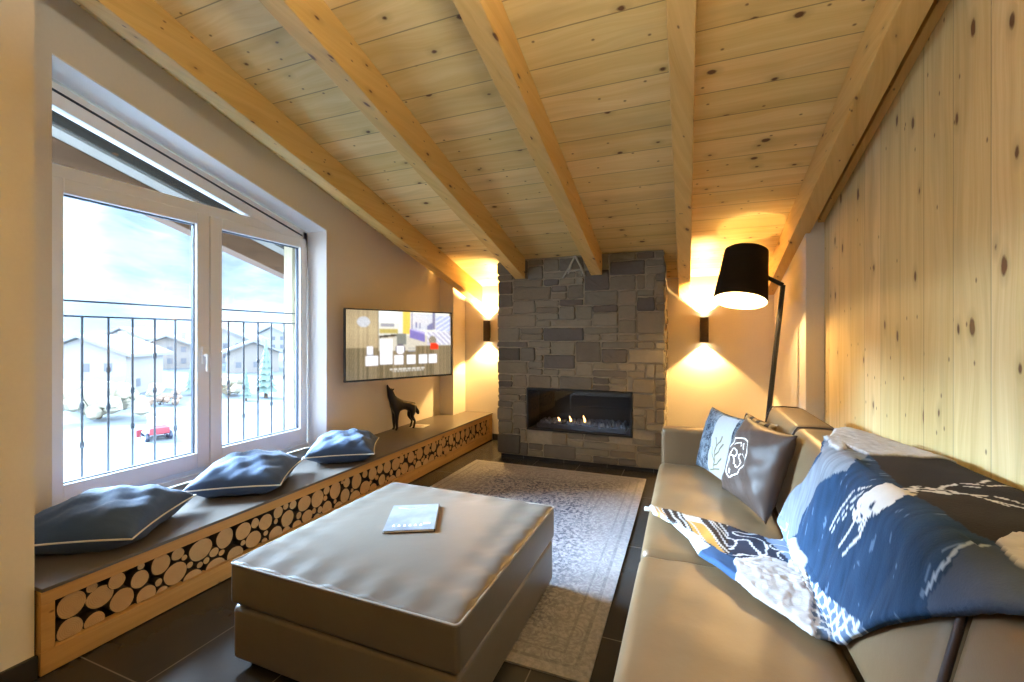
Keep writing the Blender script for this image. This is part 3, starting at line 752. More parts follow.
# the picture on the screen: a hotel welcome page
NX, NZ = 176, 100
rnd = random.Random(9)
strips = [rnd.uniform(-.5, .5) for _ in range(400)]
def tvcol(u, v):            # u 0..1 left-right, v 0..1 top-down
    g = strips[int(u*170)]*.16 + strips[200+int(u*60)]*.10 + .05*math.sin(v*60+u*300)
    c = [.42+g*.9, .37+g*.8, .28+g*.7]
    if u < .27 and v < .55:
        k = .25*max(0, 1-abs(v-.28)*2.0); c = [.56+g*.6+k*.4, .49+g*.6+k*.4, .38+g*.5+k*.3]
    def rect(a, b, d, e): return a <= u <= b and d <= v <= e
    if .275 < u < .98 and v < .52: c = [.82, .82, .78]
    if .275 < u < 1 and .36 < v < .60 and not (u > .62 and v > .52): c = [.72, .70, .64]
    if rect(.275,.46,.0,.17): c = [.86,.88,.86]
    if rect(.29,.42,.19,.23): c = [.55,.55,.58]
    if rect(.28,.45,.27,.33): c = [.66,.60,.33]
    if .28 < u < .44 and abs(v-(.385-(u-.28)*.16)) < .018: c = [.12,.10,.08]
    if rect(.50,.57,.0,.34): c = [.86,.70,.30]
    if rect(.465,.495,.02,.30): c = [.85,.85,.80]
    if .57 < u < .82 and .02 < v < .28: c = [.70,.73,.78]
    if rect(.585,.592,0,.28) or rect(.80,.825,.0,.26): c = [.42,.43,.55]
    if rect(.62,.64,.16,.24) or rect(.66,.675,.17,.25) or (.74 < u < .80 and .15+(.80-u) < v < .28): c = [.40,.42,.58]
    if .565 < u < .72 and .27+(u-.565)*.5 < v < .40+(u-.565)*.45: c = [.40,.38,.66]
    if .565 < u < .72 and .255+(u-.565)*.35 < v < .27+(u-.565)*.5: c = [.62,.60,.80]
    if .83 < u < .99 and .04 < v < .30: c = [.62,.66,.82] if (int((u+v)*40) % 3) else [.80,.82,.88]
    if .74 < u < .99 and .30 < v < .52: c = [.66,.66,.74] if (int((u*1.5-v)*36) % 3) else [.84,.84,.86]
    if rect(.44,.53,.34,.50): c = [.42,.44,.42]
    if (u-.80)**2*3+(v-.44)**2 < .005: c = [.34,.33,.28] if (int(u*140)+int(v*70)) % 3 else [.66,.62,.56]
    if .775 < u < .86 and .485 < v < .585: c = [.90,.16,.06] if v-.485 > (u-.84)*1.3 else [.9,.86,.8]
    if .33 < u < .38 and .0 < v < 0: pass
    if (u-.145)**2*2+(v-.17)**2 < .006: c = [.62,.66,.74] if (int(u*150)+int(v*80)) % 2 else [.78,.76,.72]
    for k, a in enumerate((.16, .285, .415, .535, .655, .76)):
        if k != 1 and rect(a, a+.085 if k > 1 else a+.11, .665, .80): c = [.90,.90,.93]
        if k == 1 and rect(a, a+.115, .42, .795): c = [.88,.88,.90]
    if rect(.175,.225,.53,.64): c = [.88,.88,.92]
    if rect(.175,.23,.645,.665): c = [.40,.42,.45]
    if (u-.475)**2*2.6+(v-.57)**2 < .006: c = [.30,.29,.36] if v < .53 or abs(u-.475) > .032 else [.90,.89,.92]
    if rect(.55,.62,.56,.63) and int(v*60) % 3 == 0: c = [.50,.52,.55]
    if rect(.38,.72,.865,.885) and int(u*90) % 4: c = [.80,.80,.78]
    if rect(.40,.70,.90,.915) and int(u*110) % 3: c = [.66,.66,.64]
    return [max(0, min(1, x))**2.1 for x in c]
sv = []; sf = []; sc_ = []
for j in range(NZ+1):
    for i in range(NX+1):
        u, v = i/NX, j/NZ
        sv.append((-tw/2+q+(tw-2*q)*u, -.0135, th_/2-q-(th_-2.4*q)*v)); sc_.append(tvcol(min(u, .999), min(v, .999)))
for j in range(NZ):
    for i in range(NX): sf.append((j*(NX+1)+i, (j+1)*(NX+1)+i, (j+1)*(NX+1)+i+1, j*(NX+1)+i+1))
A = np.array(sc_).reshape(NZ+1, NX+1, 3)
for _ in range(2):
    P_ = np.pad(A, ((1,1),(1,1),(0,0)), mode='edge'); A = (P_[:-2,1:-1]+P_[2:,1:-1]+P_[1:-1,:-2]+P_[1:-1,2:]+2*P_[1:-1,1:-1])/6
A = A*(1+(np.random.RandomState(1).rand(NZ+1, NX+1, 1)-.5)*.22)
m = MB(1); m.v = sv; m.f = sf; m.c = [tuple(c) for c in A.reshape(-1, 3)]
tm = NT('television_picture'); tm.set((.02,.02,.02), .15)
a_ = tm.node('ShaderNodeAttribute', attribute_name='Col'); tm.l.new(a_.outputs[0], tm.b.inputs['Emission Color']); tm.b.inputs['Emission Strength'].default_value = 1.0
m.build('screen', tm.m, tv, local=True)

# ------------------------------------------------------------------ wolf figure and card on the bench
wf = thing('wolf_figurine', 'dark howling wolf figurine standing on the bench below the television', 'figurine', (-2.12, 2.90, .262))
sk = [((0,.02,.30),.052),((0,-.045,.315),.050),((0,-.085,.39),.036),((0,-.10,.44),.032),((0,-.115,.485),.018),((0,-.125,.52),.008)]
bmw = bmesh.new(); lay_ = None
def wv(p): return bmw.verts.new(p)
V = {}
pts = {'hip':((0,.17,.275),.050),'mid':((0,.09,.275),.050),'ch':((0,.0,.280),.062),'nk':((0,-.045,.345),.052),'nk2':((0,-.072,.40),.042),'hd':((0,-.088,.435),.036),'mz':((0,-.102,.478),.017),'tip':((0,-.110,.515),.008),
       'rum':((0,.205,.265),.032),'t1':((0,.235,.225),.017),'t2':((0,.255,.185),.026),'t3':((0,.268,.15),.010)}
edges = [('hip','mid'),('mid','ch'),('ch','nk'),('nk','nk2'),('nk2','hd'),('hd','mz'),('mz','tip'),('hip','rum'),('rum','t1'),('t1','t2'),('t2','t3')]
for s in (-1, 1):
    pts[f'f0{s}'] = ((s*.032,-.012,.215),.032); pts[f'f1{s}'] = ((s*.036,-.018,.12),.019); pts[f'f2{s}'] = ((s*.036,-.012,.03),.013); pts[f'f3{s}'] = ((s*.036,-.03,.010),.012)
    edges += [('ch',f'f0{s}'),(f'f0{s}',f'f1{s}'),(f'f1{s}',f'f2{s}'),(f'f2{s}',f'f3{s}')]
    pts[f'h0{s}'] = ((s*.034,.185,.205),.036); pts[f'h1{s}'] = ((s*.036,.165,.145),.023); pts[f'h2{s}'] = ((s*.036,.205,.085),.012); pts[f'h3{s}'] = ((s*.036,.190,.02),.012); pts[f'h4{s}'] = ((s*.036,.172,.010),.011)
    edges += [('hip',f'h0{s}'),(f'h0{s}',f'h1{s}'),(f'h1{s}',f'h2{s}'),(f'h2{s}',f'h3{s}'),(f'h3{s}',f'h4{s}')]
    pts[f'e0{s}'] = ((s*.018,-.060,.452),.013); pts[f'e1{s}'] = ((s*.026,-.040,.468),.004); edges += [('hd',f'e0{s}'),(f'e0{s}',f'e1{s}')]
names = list(pts); me = bpy.data.meshes.new('wolf_body'); me.from_pydata([pts[k][0] for k in names], [(names.index(a), names.index(b)) for a, b in edges], [])
wb = bpy.data.objects.new('wolf_body', me); C.objects.link(wb); wb.parent = wf; me.materials.append(plain('dark_bronze', (.016,.014,.016), .4, .3, bump=.4, scale=60))
md = wb.modifiers.new('skin', 'SKIN'); md.use_smooth_shade = True
for i, k in enumerate(names): me.skin_vertices[0].data[i].radius = (pts[k][1], pts[k][1])
me.skin_vertices[0].data[names.index('hip')].use_root = True
wb.modifiers.new('sub', 'SUBSURF').levels = 1; wb.modifiers['sub'].render_levels = 1
wf.rotation_euler = (0, 0, math.radians(-28))
cd = thing('paper_card', 'small white card lying behind the wolf figurine on the bench', 'card', (-2.045, 3.11, .2632), math.radians(8))
MB(1).box((-.085,-.095,0), (.085,.095,.003)).build('card_sheet', M['paper'], cd, local=True)
cp = MB(1)
for k in range(4): cp.box((-.06,-.06+k*.03,.0031), (.05-.02*(k % 2),-.05+k*.03,.0035))
cp.build('card_print', plain('warm_print', (.55,.32,.2), .7), cd, local=True)

# ------------------------------------------------------------------ sofa
sofa = thing('sofa', 'long taupe leather sofa in front of the board wall', 'sofa', (.25, 1.4, 0))
SY0, SY1 = .05, 2.54
BX, BZ, CX, CZ = .315, .331, .385, .655
def sb_(a, b, r, name, n=(6,6,6), puff=(0,)*6, warp=None, mat='sofa', parent=None):
    m = MB(); m.add(*cushion(a, b, r, n, puff, warp)); return m.build(name, M[mat], parent or sofa, smooth=True)
sb_((-.115, SY0, .03), (.60, SY1+.10, .175), .012, 'base', (4,12,2))
def seatwarp(w):
    w = Vector(w)
    if w.z > .30: w.z += .0022*(math.sin(31*w.y+9*w.x)+.7*math.sin(57*w.x-12*w.y))
    return w
for y0, y1 in ((SY0, 1.452), (1.456, SY1-.002)):
    sb_((-.137, y0, .178), (BX+.01, y1, .318), .030, 'seat_cushion', (14,26,4), (.004,0,.0,.0,0,.010), seatwarp)
rear = lambda y: .53 if y > 1.95 else (.53+(1.95-y)/.45*.125 if y > 1.5 else .655)
def backwarp(w):
    w = Vector(w); k = (w.z-BZ)/(CZ-BZ)
    # w.x runs 0..1 from front to rear of the block
    f = BX+(CX-BX)*k; r = .50+(rear(w.y)-.50)*min(1, max(0, k))
    w.x = f+(r-f)*w.x
    return w
for y0, y1 in ((SY0+.02, .838), (.842, 1.975), (1.982, 2.515)):
    vs, fs = [], []
    # block in a stretched frame: x from 0..1 maps to front..rear
    def w2(w, y0=y0, y1=y1):
        p = Vector(w); p.x = p.x/.27; return backwarp(p)
    bc_ = sb_((0, y0, .322), (.27, y1, CZ), .038, 'back_cushion', (4,16,8), (.012,0,0,0,0,.004), w2)
    # dark piping round the ends of the cushion
    for ye in ((y1-.012,) if y1 < 2 else (y1-.014,)):
        path = []
        for xx, zz in ((0,.36),(0,.45),(0,.55),(0,.615),(.02,.640),(.06,.653),(.4,.6565),(.8,.655),(.93,.648)):
            p = backwarp((xx, ye, zz)); p.y = ye+.004; p.x -= .003 if zz < .62 else 0; p.z += .001; path.append(tuple(p))
        MB().tube(path, .0035 if y1 > 1 else .006, 6).build('piping', M['pipe'], bc_, smooth=True)
pth = [(rear(y)-.012, y, .652) for y in (2.50, 2.4, 2.2, 2.0)]
MB().tube(pth, .003, 6).build('rear_piping', M['pipe'], sofa, smooth=True)
sb_((-.125, SY1+.002, .178), (.56, SY1+.112, .500), .018, 'arm', (8,3,5), (.003,.0,.003,.003,0,.004))
for x in (-.06, .54):
    for y in (SY0+.1, 1.4, SY1): MB().tube([(x,y,0),(x,y,.035)], .018, 10).build('foot', M['blackmetal'], sofa)

# sofa pillows
def lean_pillow(name, label, mat, bl, br, up, w, h, T, seed, wr=.006, group='pillows in the sofa corner'):
    """bl, br = bottom-left/right corners as seen from the front, up = direction of the pillow's height"""
    a, b = Vector(bl), Vector(br); x = (b-a).normalized(); u = Vector(up).normalized()
    c = (a+b)/2 + u*h/2/U
    t = thing(name, label, 'pillow', c, 0, group)
    t.matrix_world = frame_matrix(c, x, u)
    m, rim, f = pillow_mesh(w, h, T, 26, seed, wr, .045)
    body = m.build('pillow_body', mat, t, smooth=True, local=True)
    return t, body, f, rim
def fur_mat():
    t = NT('grey_blue_fur'); v = t.coord(); n = t.noise(v, 16, 4, .7); f = t.noise(v, 130, 3)
    c = t.mix(t.rng(n, .38, .62), (.012, .017, .03), (.17, .20, .23)); c = t.mix(t.rng(f, .45, .7, 0, .3), c, (.30, .32, .34))
    t.bump(t.math('ADD', f, n), .8, .012); return t.set(c, .95, 0, .1)
def strip_on(f, pts, w, u0=1, off=.0025, n=6):
    """flat stroke that follows the pillow's front; pts in -1..1 pillow units"""
    P = []
    for i in range(len(pts)-1):
        for k in range(n): P.append((pts[i][0]+(pts[i+1][0]-pts[i][0])*k/n, pts[i][1]+(pts[i+1][1]-pts[i][1])*k/n))
    P.append(pts[-1]); vs = []; fs = []
    for i, (u, v) in enumerate(P):
        a = P[max(0, i-1)]; b = P[min(len(P)-1, i+1)]; dx, dy = b[0]-a[0], b[1]-a[1]; L = math.hypot(dx, dy) or 1
        for s in (-1, 1):
            x, y, z = f(u-dy/L*w*s, v+dx/L*w*s); vs.append((x, y, z+off))
    for i in range(len(P)-1): fs.append((2*i, 2*i+1, 2*i+3, 2*i+2))
    return vs, fs
# grey-blue fur pillow with a white embroidered panel
ft_, fb_, ff, _ = lean_pillow('fur_pillow', 'grey-blue fur pillow with a white antler panel against the sofa arm', fur_mat(), (.045,2.49,.335), (.185,2.13,.335), (.085,.035,.33), .54, .44, .13, 2, .004)
pv, pf = [], []
NN = 14
for j in range(NN+1):
    for i in range(NN+1):
        u = .02+.78*i/NN-.10*(j/NN); v = -.93+1.86*j/NN; x, y, z = ff(u, v); pv.append((x, y, z+.004))
for j in range(NN):
    for i in range(NN): pf.append((j*(NN+1)+i, j*(NN+1)+i+1, (j+1)*(NN+1)+i+1, (j+1)*(NN+1)+i))
m = MB(1); m.add(pv, pf); pn = m.build('white_panel', plain('white_wool_panel', (.30,.295,.29), .9, bump=.4, scale=90), ft_, smooth=True, local=True)
em = MB(1)
for st_ in ([(.30,-.75),(.34,-.35),(.30,-.05),(.22,.2)], [(.34,-.35),(.48,-.15),(.52,.1)], [(.32,-.5),(.18,-.3),(.12,-.1)], [(.31,-.62),(.5,-.5),(.6,-.3)], [(.3,-.05),(.4,.12),(.42,.3)], [(.15,-.82),(.4,-.7),(.62,-.62)]):
    em.add(*strip_on(ff, st_, .022, off=.0055))
em.build('antler_embroidery', plain('olive_thread', (.13,.11,.06), .9), pn, local=True)
def plaid_mat():
    t = NT('brown_plaid'); X = t.sep(t.coord())
    a = t.rng(t.math('SINE', t.math('MULTIPLY', X[0], 55)), .1, .3); b = t.rng(t.math('SINE', t.math('MULTIPLY', X[1], 55)), .1, .3)
    c = t.mix(a, (.30,.18,.07), (.04,.025,.016)); c = t.mix(t.math('MULTIPLY', b, .7), c, (.035,.022,.015))
    l = t.rng(t.math('SINE', t.math('ADD', t.math('MULTIPLY', X[1], 55), 2.6)), .93, .98); c = t.mix(l, c, (.5,.46,.40))
    return t.set(c, .9, 0, .1)
# brown patterned pillow tucked behind
lean_pillow('brown_pillow', 'dark brown patterned pillow tucked behind the leather pillow', plaid_mat(), (.195,2.46,.335), (.285,2.10,.335), (.085,.0,.33), .47, .43, .10, 12, .004)
# dark brown leather pillow with the crest
lt_, lb_, lf, lrim = lean_pillow('leather_pillow', 'dark brown leather pillow with a white shield crest', M['brownleather'], (.142,2.112,.345), (.254,1.772,.345), (.105,.02,.31), .52, .46, .18, 6, .008)
cr = MB(1)
sh_ = [(-.72,.40),(-.54,.47),(-.35,.50),(-.16,.47),(.02,.40),(.045,.22),(.04,.05),(0,-.13),(-.06,-.28),(-.19,-.42),(-.35,-.52),(-.51,-.42),(-.64,-.28),(-.70,-.13),(-.74,.05),(-.74,.22),(-.72,.40)]
sh_ = [(a+.17, b) for a, b in sh_]
cr.add(*strip_on(lf, sh_, .016, off=.003, n=3))
for st_ in ([(-.56,.16),(-.54,-.17)], [(-.56,.16),(-.46,.18),(-.37,.16),(-.33,.09),(-.38,.02),(-.47,.0),(-.55,.0)], [(-.46,.0),(-.34,-.17)],
            [(-.11,.08),(-.15,.13),(-.21,.14),(-.27,.09),(-.26,.02),(-.20,-.02),(-.14,-.06),(-.12,-.13),(-.17,-.20),(-.24,-.21),(-.30,-.17)],
            [(-.62,.26),(-.46,.37),(-.36,.29),(-.22,.39),(-.08,.26)],
            [(-.35,-.31),(-.31,-.33),(-.30,-.37),(-.33,-.41),(-.37,-.41),(-.40,-.37),(-.39,-.33),(-.35,-.31)]):
    cr.add(*strip_on(lf, [(a+.17, b) for a, b in st_], .016, off=.003, n=3))
cr.build('shield_crest', M['whitepipe'], lb_, local=True)

# ------------------------------------------------------------------ throw over the sofa
L1 = math.hypot(CX-BX, CZ-BZ)
def prof0(s, y):
    if s < 0: return BX+s, BZ
    if s < L1: k = s/L1; return BX+(CX-BX)*k, BZ+(CZ-BZ)*k
    top_ = rear(y)-CX
    if s < L1+top_: return CX+s-L1, CZ+.004
    d = s-L1-top_; return CX+top_+d*.35, CZ+.004-d*.9
def prof(s, y):
    acc = [0, 0]; ws = (-.028,-.014,0,.014,.028)
    for q_ in ws: x, z = prof0(s+q_, y); acc[0] += x; acc[1] += z
    return acc[0]/5, acc[1]/5
POLY = dict(
 outline=[(1.787,-.449),(1.755,-.379),(1.713,-.27),(1.662,-.163),(1.624,-.065),(1.65,-.01),(1.79,.02),(1.767,.08),(1.623,.221),(1.568,.321),(1.665,.368),(1.85,.43),(1.90,.50),(1.85,.56),(1.729,.597),(1.602,.60),(1.494,.61),(1.385,.625),(1.29,.64),(1.1,.64),(.80,.62),(.66,.55),(.62,.45),(.66,.39),(.733,.333),(.793,.296),(.868,.246),(.972,.163),(1.083,.062),(1.142,-.017),(1.142,-.059),(1.19,-.092),(1.259,-.155),(1.316,-.19),(1.439,-.277),(1.545,-.304),(1.642,-.362),(1.708,-.423)],
 pale=[(1.60,-.10),(1.9,-.03),(1.80,.08),(1.63,.221),(1.55,.321),(1.7,.39),(1.57,.386),(1.446,.401),(1.35,.331),(1.466,.246),(1.547,.14),(1.554,.074),(1.588,.046)],
 furtop=[(1.50,.35),(1.70,.36),(2.0,.42),(2.0,.66),(1.72,.66),(1.58,.70),(1.52,.60),(1.50,.551),(1.48,.495),(1.446,.401),(1.57,.386)],
 crest_shade=[(1.446,.401),(1.48,.495),(1.50,.551),(1.55,.70),(.5,.7),(.5,.47),(.94,.452),(.915,.393),(.949,.380),(1.046,.376),(1.139,.374),(1.285,.385)],
 whiter=[(.919,.395),(.965,.458),(.70,.50),(.60,.40),(.823,.384),(.869,.387)],
 greyblue=[(.878,.268),(.862,.318),(.907,.389),(.823,.384),(.60,.40),(.60,.30),(.733,.29),(.868,.20)],
 fleece=[(1.422,-.182),(1.464,-.09),(1.454,-.042),(1.60,.021),(1.56,.056),(1.411,.061),(1.414,.03),(1.356,.02),(1.265,-.032),(1.14,-.056),(1.10,-.085),(1.206,-.13),(1.269,-.195),(1.319,-.192)],
 lattice=[(1.38,.03),(1.213,.065),(1.05,.11),(.95,.12),(1.05,.03),(1.10,-.03),(1.14,-.07),(1.265,-.032)],
 scribble=[(1.68,-.085),(1.85,.006),(1.663,.062),(1.555,-.0),(1.473,-.039),(1.535,-.066)],
 plaid=[(1.83,-.46),(1.79,-.37),(1.74,-.27),(1.69,-.187),(1.488,-.187),(1.438,-.202),(1.557,-.274),(1.642,-.362),(1.708,-.44)],
 palestrip=[(1.708,-.44),(1.642,-.362),(1.557,-.274),(1.469,-.235),(1.42,-.285),(1.545,-.33),(1.642,-.39)],
 navy=[(1.70,-.187),(1.67,-.065),(1.483,-.042),(1.464,-.09),(1.422,-.182),(1.485,-.193)],
 bluestrip=[(1.42,-.30),(1.492,-.242),(1.422,-.182),(1.300,-.190)],
 deer=[(Y_+.022,S_-.016) for Y_,S_ in [(1.199,.282),(1.201,.303),(1.166,.345),(1.192,.38),(1.127,.385),(1.088,.382),(1.067,.35),(1.068,.329),(1.117,.296),(1.175,.281)]])
STROKES = [([(1.195,.350),(1.235,.320),(1.280,.262),(1.309,.197)],.0026), ([(1.19,.335),(1.23,.300),(1.270,.245),(1.290,.200)],.0022), ([(1.185,.320),(1.225,.285),(1.250,.250)],.0022),
 ([(1.158,.290),(1.177,.25),(1.212,.196)],.0036), ([(1.108,.304),(1.122,.263),(1.174,.194)],.0036), ([(1.118,.304),(1.130,.275)],.004),
 ([(1.10,.375),(1.145,.395),(1.172,.43),(1.160,.470)],.014), ([(1.155,.40),(1.150,.43),(1.140,.455)],.010),
 ([(1.170,.455),(1.20,.475),(1.235,.52),(1.225,.545),(1.27,.58)],.004), ([(1.235,.52),(1.215,.56),(1.24,.60)],.0035), ([(1.22,.505),(1.20,.54)],.0035),
 ([(1.158,.461),(1.152,.499),(1.125,.51),(1.10,.55),(1.06,.58)],.004), ([(1.152,.499),(1.15,.535),(1.12,.57)],.0035), ([(1.125,.51),(1.09,.53)],.0035)]
def seg_dist(Y, Sx, a, b):
    ax_, ay_ = a; bx_, by_ = b; dx, dy = bx_-ax_, by_-ay_; L2 = dx*dx+dy*dy
    t_ = np.clip(((Y-ax_)*dx+(Sx-ay_)*dy)/L2, 0, 1); return np.hypot(Y-ax_-t_*dx, Sx-ay_-t_*dy)
def inside(Y, Sx, poly):
    r = np.zeros(Y.shape, bool); n = len(poly)
    for i in range(n):
        (x0, y0), (x1, y1) = poly[i], poly[(i+1) % n]
        c = ((y0 > Sx) != (y1 > Sx)) & (Y < (x1-x0)*(Sx-y0)/((y1-y0) or 1e-12)+x0); r ^= c
    return r
step = .0042
ys = np.arange(.59, 1.93, step); ss = np.arange(-.48, .66, step)
Yg, Sg = np.meshgrid(ys, ss, indexing='ij')
rs = np.random.RandomState(3)
def vnoise(fy, fs, seed):
    r = np.random.RandomState(seed); g = r.rand(64, 64)
    a = Yg*fy+50; b = Sg*fs+50; i = np.floor(a).astype(int); j = np.floor(b).astype(int); u = a-i; v = b-j; u = u*u*(3-2*u); v = v*v*(3-2*v)
    G = lambda p, q_: g[p % 64, q_ % 64]
    return G(i,j)*(1-u)*(1-v)+G(i+1,j)*u*(1-v)+G(i,j+1)*(1-u)*v+G(i+1,j+1)*u*v
n1 = vnoise(9, 9, 1); n2 = vnoise(30, 30, 2); n3 = vnoise(110, 16, 4); n4 = vnoise(80, 80, 6)
wy, wsx = Yg+(n2-.5)*.012, Sg+(vnoise(30,30,9)-.5)*.012
col = np.zeros(Yg.shape+(3,))
def setc(mask, c): col[mask] = c
b_ = (.020, .047, .098)
col[...] = b_; k_ = (.65+.7*n3*.6+.5*n1*.6)[..., None]; col *= k_
scr = (n3 > .90) & (n4 > .5); col[scr] = (.11, .17, .27)
IN = {k: inside(wy if k not in ('outline',) else Yg, wsx if k != 'outline' else Sg, v) for k, v in POLY.items()}
col[IN['crest_shade']] = (np.array((.026, .024, .026))*(.7+.6*n1)[..., None])[IN['crest_shade']]  # cloth darkened on top: the change of light past the crest, painted in
col[IN['greyblue']] = (np.array((.06, .085, .14))*(.7+.6*n1)[..., None])[IN['greyblue']]
col[IN['pale']] = (np.array((.19, .21, .245))*(.8+.4*n3)[..., None])[IN['pale']]
def lines(ang, freq, w):
    a = Yg*math.cos(ang)+Sg*math.sin(ang); fr_ = (a*freq) % 1.0; return fr_ < w
m_ = IN['lattice']; col[m_] = (.10, .15, .24); col[m_ & (lines(.5, 34, .3) | lines(2.0, 30, .3))] = (.55, .60, .66)
m_ = IN['plaid']; col[m_] = (.50, .50, .52)
cl = (Yg*.25+Sg)*1.0
for lo, hi, c in ((.012,.036,(.50,.27,.07)),(.040,.062,(.035,.022,.018)),(.068,.086,(.04,.026,.02)),(.094,.104,(.04,.026,.02)),(.104,.150,(.52,.47,.42)),(.156,.178,(.04,.026,.02)),(.184,.205,(.035,.024,.02)),(.212,.26,(.035,.026,.024))):
    col[m_ & (cl > lo) & (cl < hi)] = c
m2 = m_ & (Yg+.42*Sg < 1.545) & (cl > .10) & (cl < .155); col[m2] = (.52, .29, .07)
col[m_ & lines(1.25, 26, .16)] = (.55, .52, .48)
m_ = IN['palestrip']; col[m_] = (.50, .55, .62); col[m_ & lines(.9, 30, .2)] = (.70, .74, .80)
m_ = IN['navy']; col[m_] = (.03, .035, .06); 
wl = (np.abs(vnoise(26, 26, 21)-.5) < .045) | (np.abs(vnoise(20, 20, 22)-.5) < .035); col[m_ & wl] = (.62, .64, .68)
m_ = IN['scribble']; col[m_] = (.20, .27, .40); col[m_ & wl] = (.66, .68, .72)
m_ = IN['bluestrip']; col[m_] = (.045, .10, .22)
fl = IN['fleece'] | IN['whiter'] | IN['furtop']
col[fl] = (np.array((.50, .50, .515))*(.9+.2*n4)[..., None])[fl]
col[IN['fleece'] & (n1 > .86) & (Sg < -.05)] = (.66, .62, .56)
m_ = IN['deer'] & ((n4 < .72) | (Sg > .33)); col[m_] = (.66, .66, .66)
STROKES = [([(a+.022, b-.016) for a, b in p_], w_) for p_, w_ in STROKES]
for pts_, w in STROKES:
    for a, b in zip(pts_[:-1], pts_[1:]):
        d = seg_dist(wy*.35+Yg*.65, wsx*.35+Sg*.65, a, b); col[(d < w) & (n4 < .74)] = (.64, .64, .62)
d = seg_dist(Yg, Sg, (1.182,.409), (1.180,.424)); col[d < .006] = (.03, .03, .03)
for a, b in (((.905,.378),(.872,.324)), ((.872,.324),(.885,.27))): col[seg_dist(Yg, Sg, a, b) < .003] = (.30, .38, .50)
furry = fl.astype(float)
inm = IN['outline']
kk = inm
face_ok = inside((Yg[:-1,:-1]+Yg[1:,1:])/2, (Sg[:-1,:-1]+Sg[1:,1:])/2, POLY['outline'])
H_ = .014 + .010*n1*n1 + .005*n2*(Sg < .05) + furry*(.004+.005*n4) + .007*np.clip(np.sin(Yg*26+Sg*9), 0, 1)*(Sg < .36)
vmap = {}; vs = []; fs = []; cs = []
ny, ns = Yg.shape
out_ = POLY['outline']
def near_outline(y, s):
    best = None
    for i in range(len(out_)):
        a, b = out_[i], out_[(i+1) % len(out_)]; dx, dy = b[0]-a[0], b[1]-a[1]; t_ = max(0, min(1, ((y-a[0])*dx+(s-a[1])*dy)/(dx*dx+dy*dy)))
        p = (a[0]+t_*dx, a[1]+t_*dy); d = (p[0]-y)**2+(p[1]-s)**2
        if best is None or d < best[0]: best = (d, p)
    return best
pad = np.pad(face_ok, 1)
full = pad[:-1,:-1] & pad[1:,:-1] & pad[:-1,1:] & pad[1:,1:]
def vert(i, j):
    if (i, j) in vmap: return vmap[(i, j)]
    y, s = Yg[i, j], Sg[i, j]; h = H_[i, j]
    if not full[i, j]:
        d, p = near_outline(y, s)
        if d < (step*1.6)**2: y, s = p
        h *= .6
    x0, z0 = prof(s-.004, y); x1, z1 = prof(s+.004, y); x, z = prof(s, y)
    tx, tz = x1-x0, z1-z0; L = math.hypot(tx, tz)
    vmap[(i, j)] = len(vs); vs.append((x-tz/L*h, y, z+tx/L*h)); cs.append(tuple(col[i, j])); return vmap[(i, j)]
for i in range(ny-1):
    for j in range(ns-1):
        if face_ok[i, j]: fs.append((vert(i,j), vert(i+1,j), vert(i+1,j+1), vert(i,j+1)))
thr = thing('throw_blanket', 'blue denim throw with a white stag print and white fleece draped over the sofa', 'blanket', (.35, 1.3, .33))
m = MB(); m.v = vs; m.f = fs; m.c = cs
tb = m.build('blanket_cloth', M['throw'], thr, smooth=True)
so = tb.modifiers.new('thick', 'SOLIDIFY'); so.thickness = .006; so.offset = 1
MB().box((-.152, 1.775, .328), (-.132, 1.800, .336)).build('woven_label', M['paper'], thr, bevel=.001)

# ------------------------------------------------------------------ outside: railing, post, valley
XR = -2.6
rail = thing('balcony_railing', 'black metal window railing with knuckled bars outside the window', 'railing', (XR, 1.7, .3))
rb = plain('dark_iron', (.018, .022, .03), .5, .3)
MB().box((XR-.008, .60, 1.160), (XR+.008, 2.9, 1.168)).build('top_rail', rb, rail)
MB().box((XR-.008, .60, 1.090), (XR+.008, 2.9, 1.098)).build('middle_rail', rb, rail)
MB().box((XR-.008, .60, .282), (XR+.008, 2.9, .292)).build('bottom_rail', rb, rail)
for k in range(-5, 17):
    y = 1.171+.1003*k
    m = MB(); m.tube([(XR,y,.285),(XR,y,1.094)], .0052, 8)
    zk = (.50, .66, .55, .72)[k % 4]
    for z in (zk, zk+.18): m.rings([[(XR+r*math.cos(a), y+r*math.sin(a), z+dz) for a in [2*PI*q_/8 for q_ in range(8)]] for r, dz in ((.004,-.02),(.009,-.008),(.009,.008),(.004,.02))])
    m.build('baluster', rb, rail, smooth=True, autos=True)
post = MB().box((-2.70, 2.36, -2.0), (-2.62, 2.60, roof(2.6)-.012)).build('timber_post', M['palewood'], bevel=.006)
tag(post, 'pale timber post outside the right hand casement', 'post')

# terrain in metres
def hgt(x, y):
    d = math.hypot(x, y); az = math.degrees(math.atan2(-x, y))
    n = lambda f, p: math.sin(x*f+p)*math.cos(y*f*1.13+p*1.7)
    z = -8.0 + .5*n(.035, 1)*min(1, d/40)
    if d > 66: t_ = min(1, (d-66)/210); z += 11*t_*t_*(3-2*t_) + 1.6*n(.02, 2)*t_
    if d > 270:
        t_ = min(1, (d-270)/900); s_ = t_**1.25
        z += s_*(330+70*math.sin(az*.11+.6)+45*math.sin(az*.31+1.0)+22*math.sin(az*.9)) + s_*(26*n(.012, 3)+13*n(.031, .5)+7*n(.07, 2.2))
    return z
rad = [6, 12, 20, 30, 42, 54, 66, 80, 95, 112, 132, 155, 180, 210, 240, 270]+[270+930*(k/34)**1.15 for k in range(1, 35)]
azs = [5+1.25*k for k in range(101)]
tv_, tf_ = [], []
for r in rad:
    for a in azs:
        x, y = -r*math.sin(math.radians(a)), r*math.cos(math.radians(a)); tv_.append((x, y, hgt(x, y)))
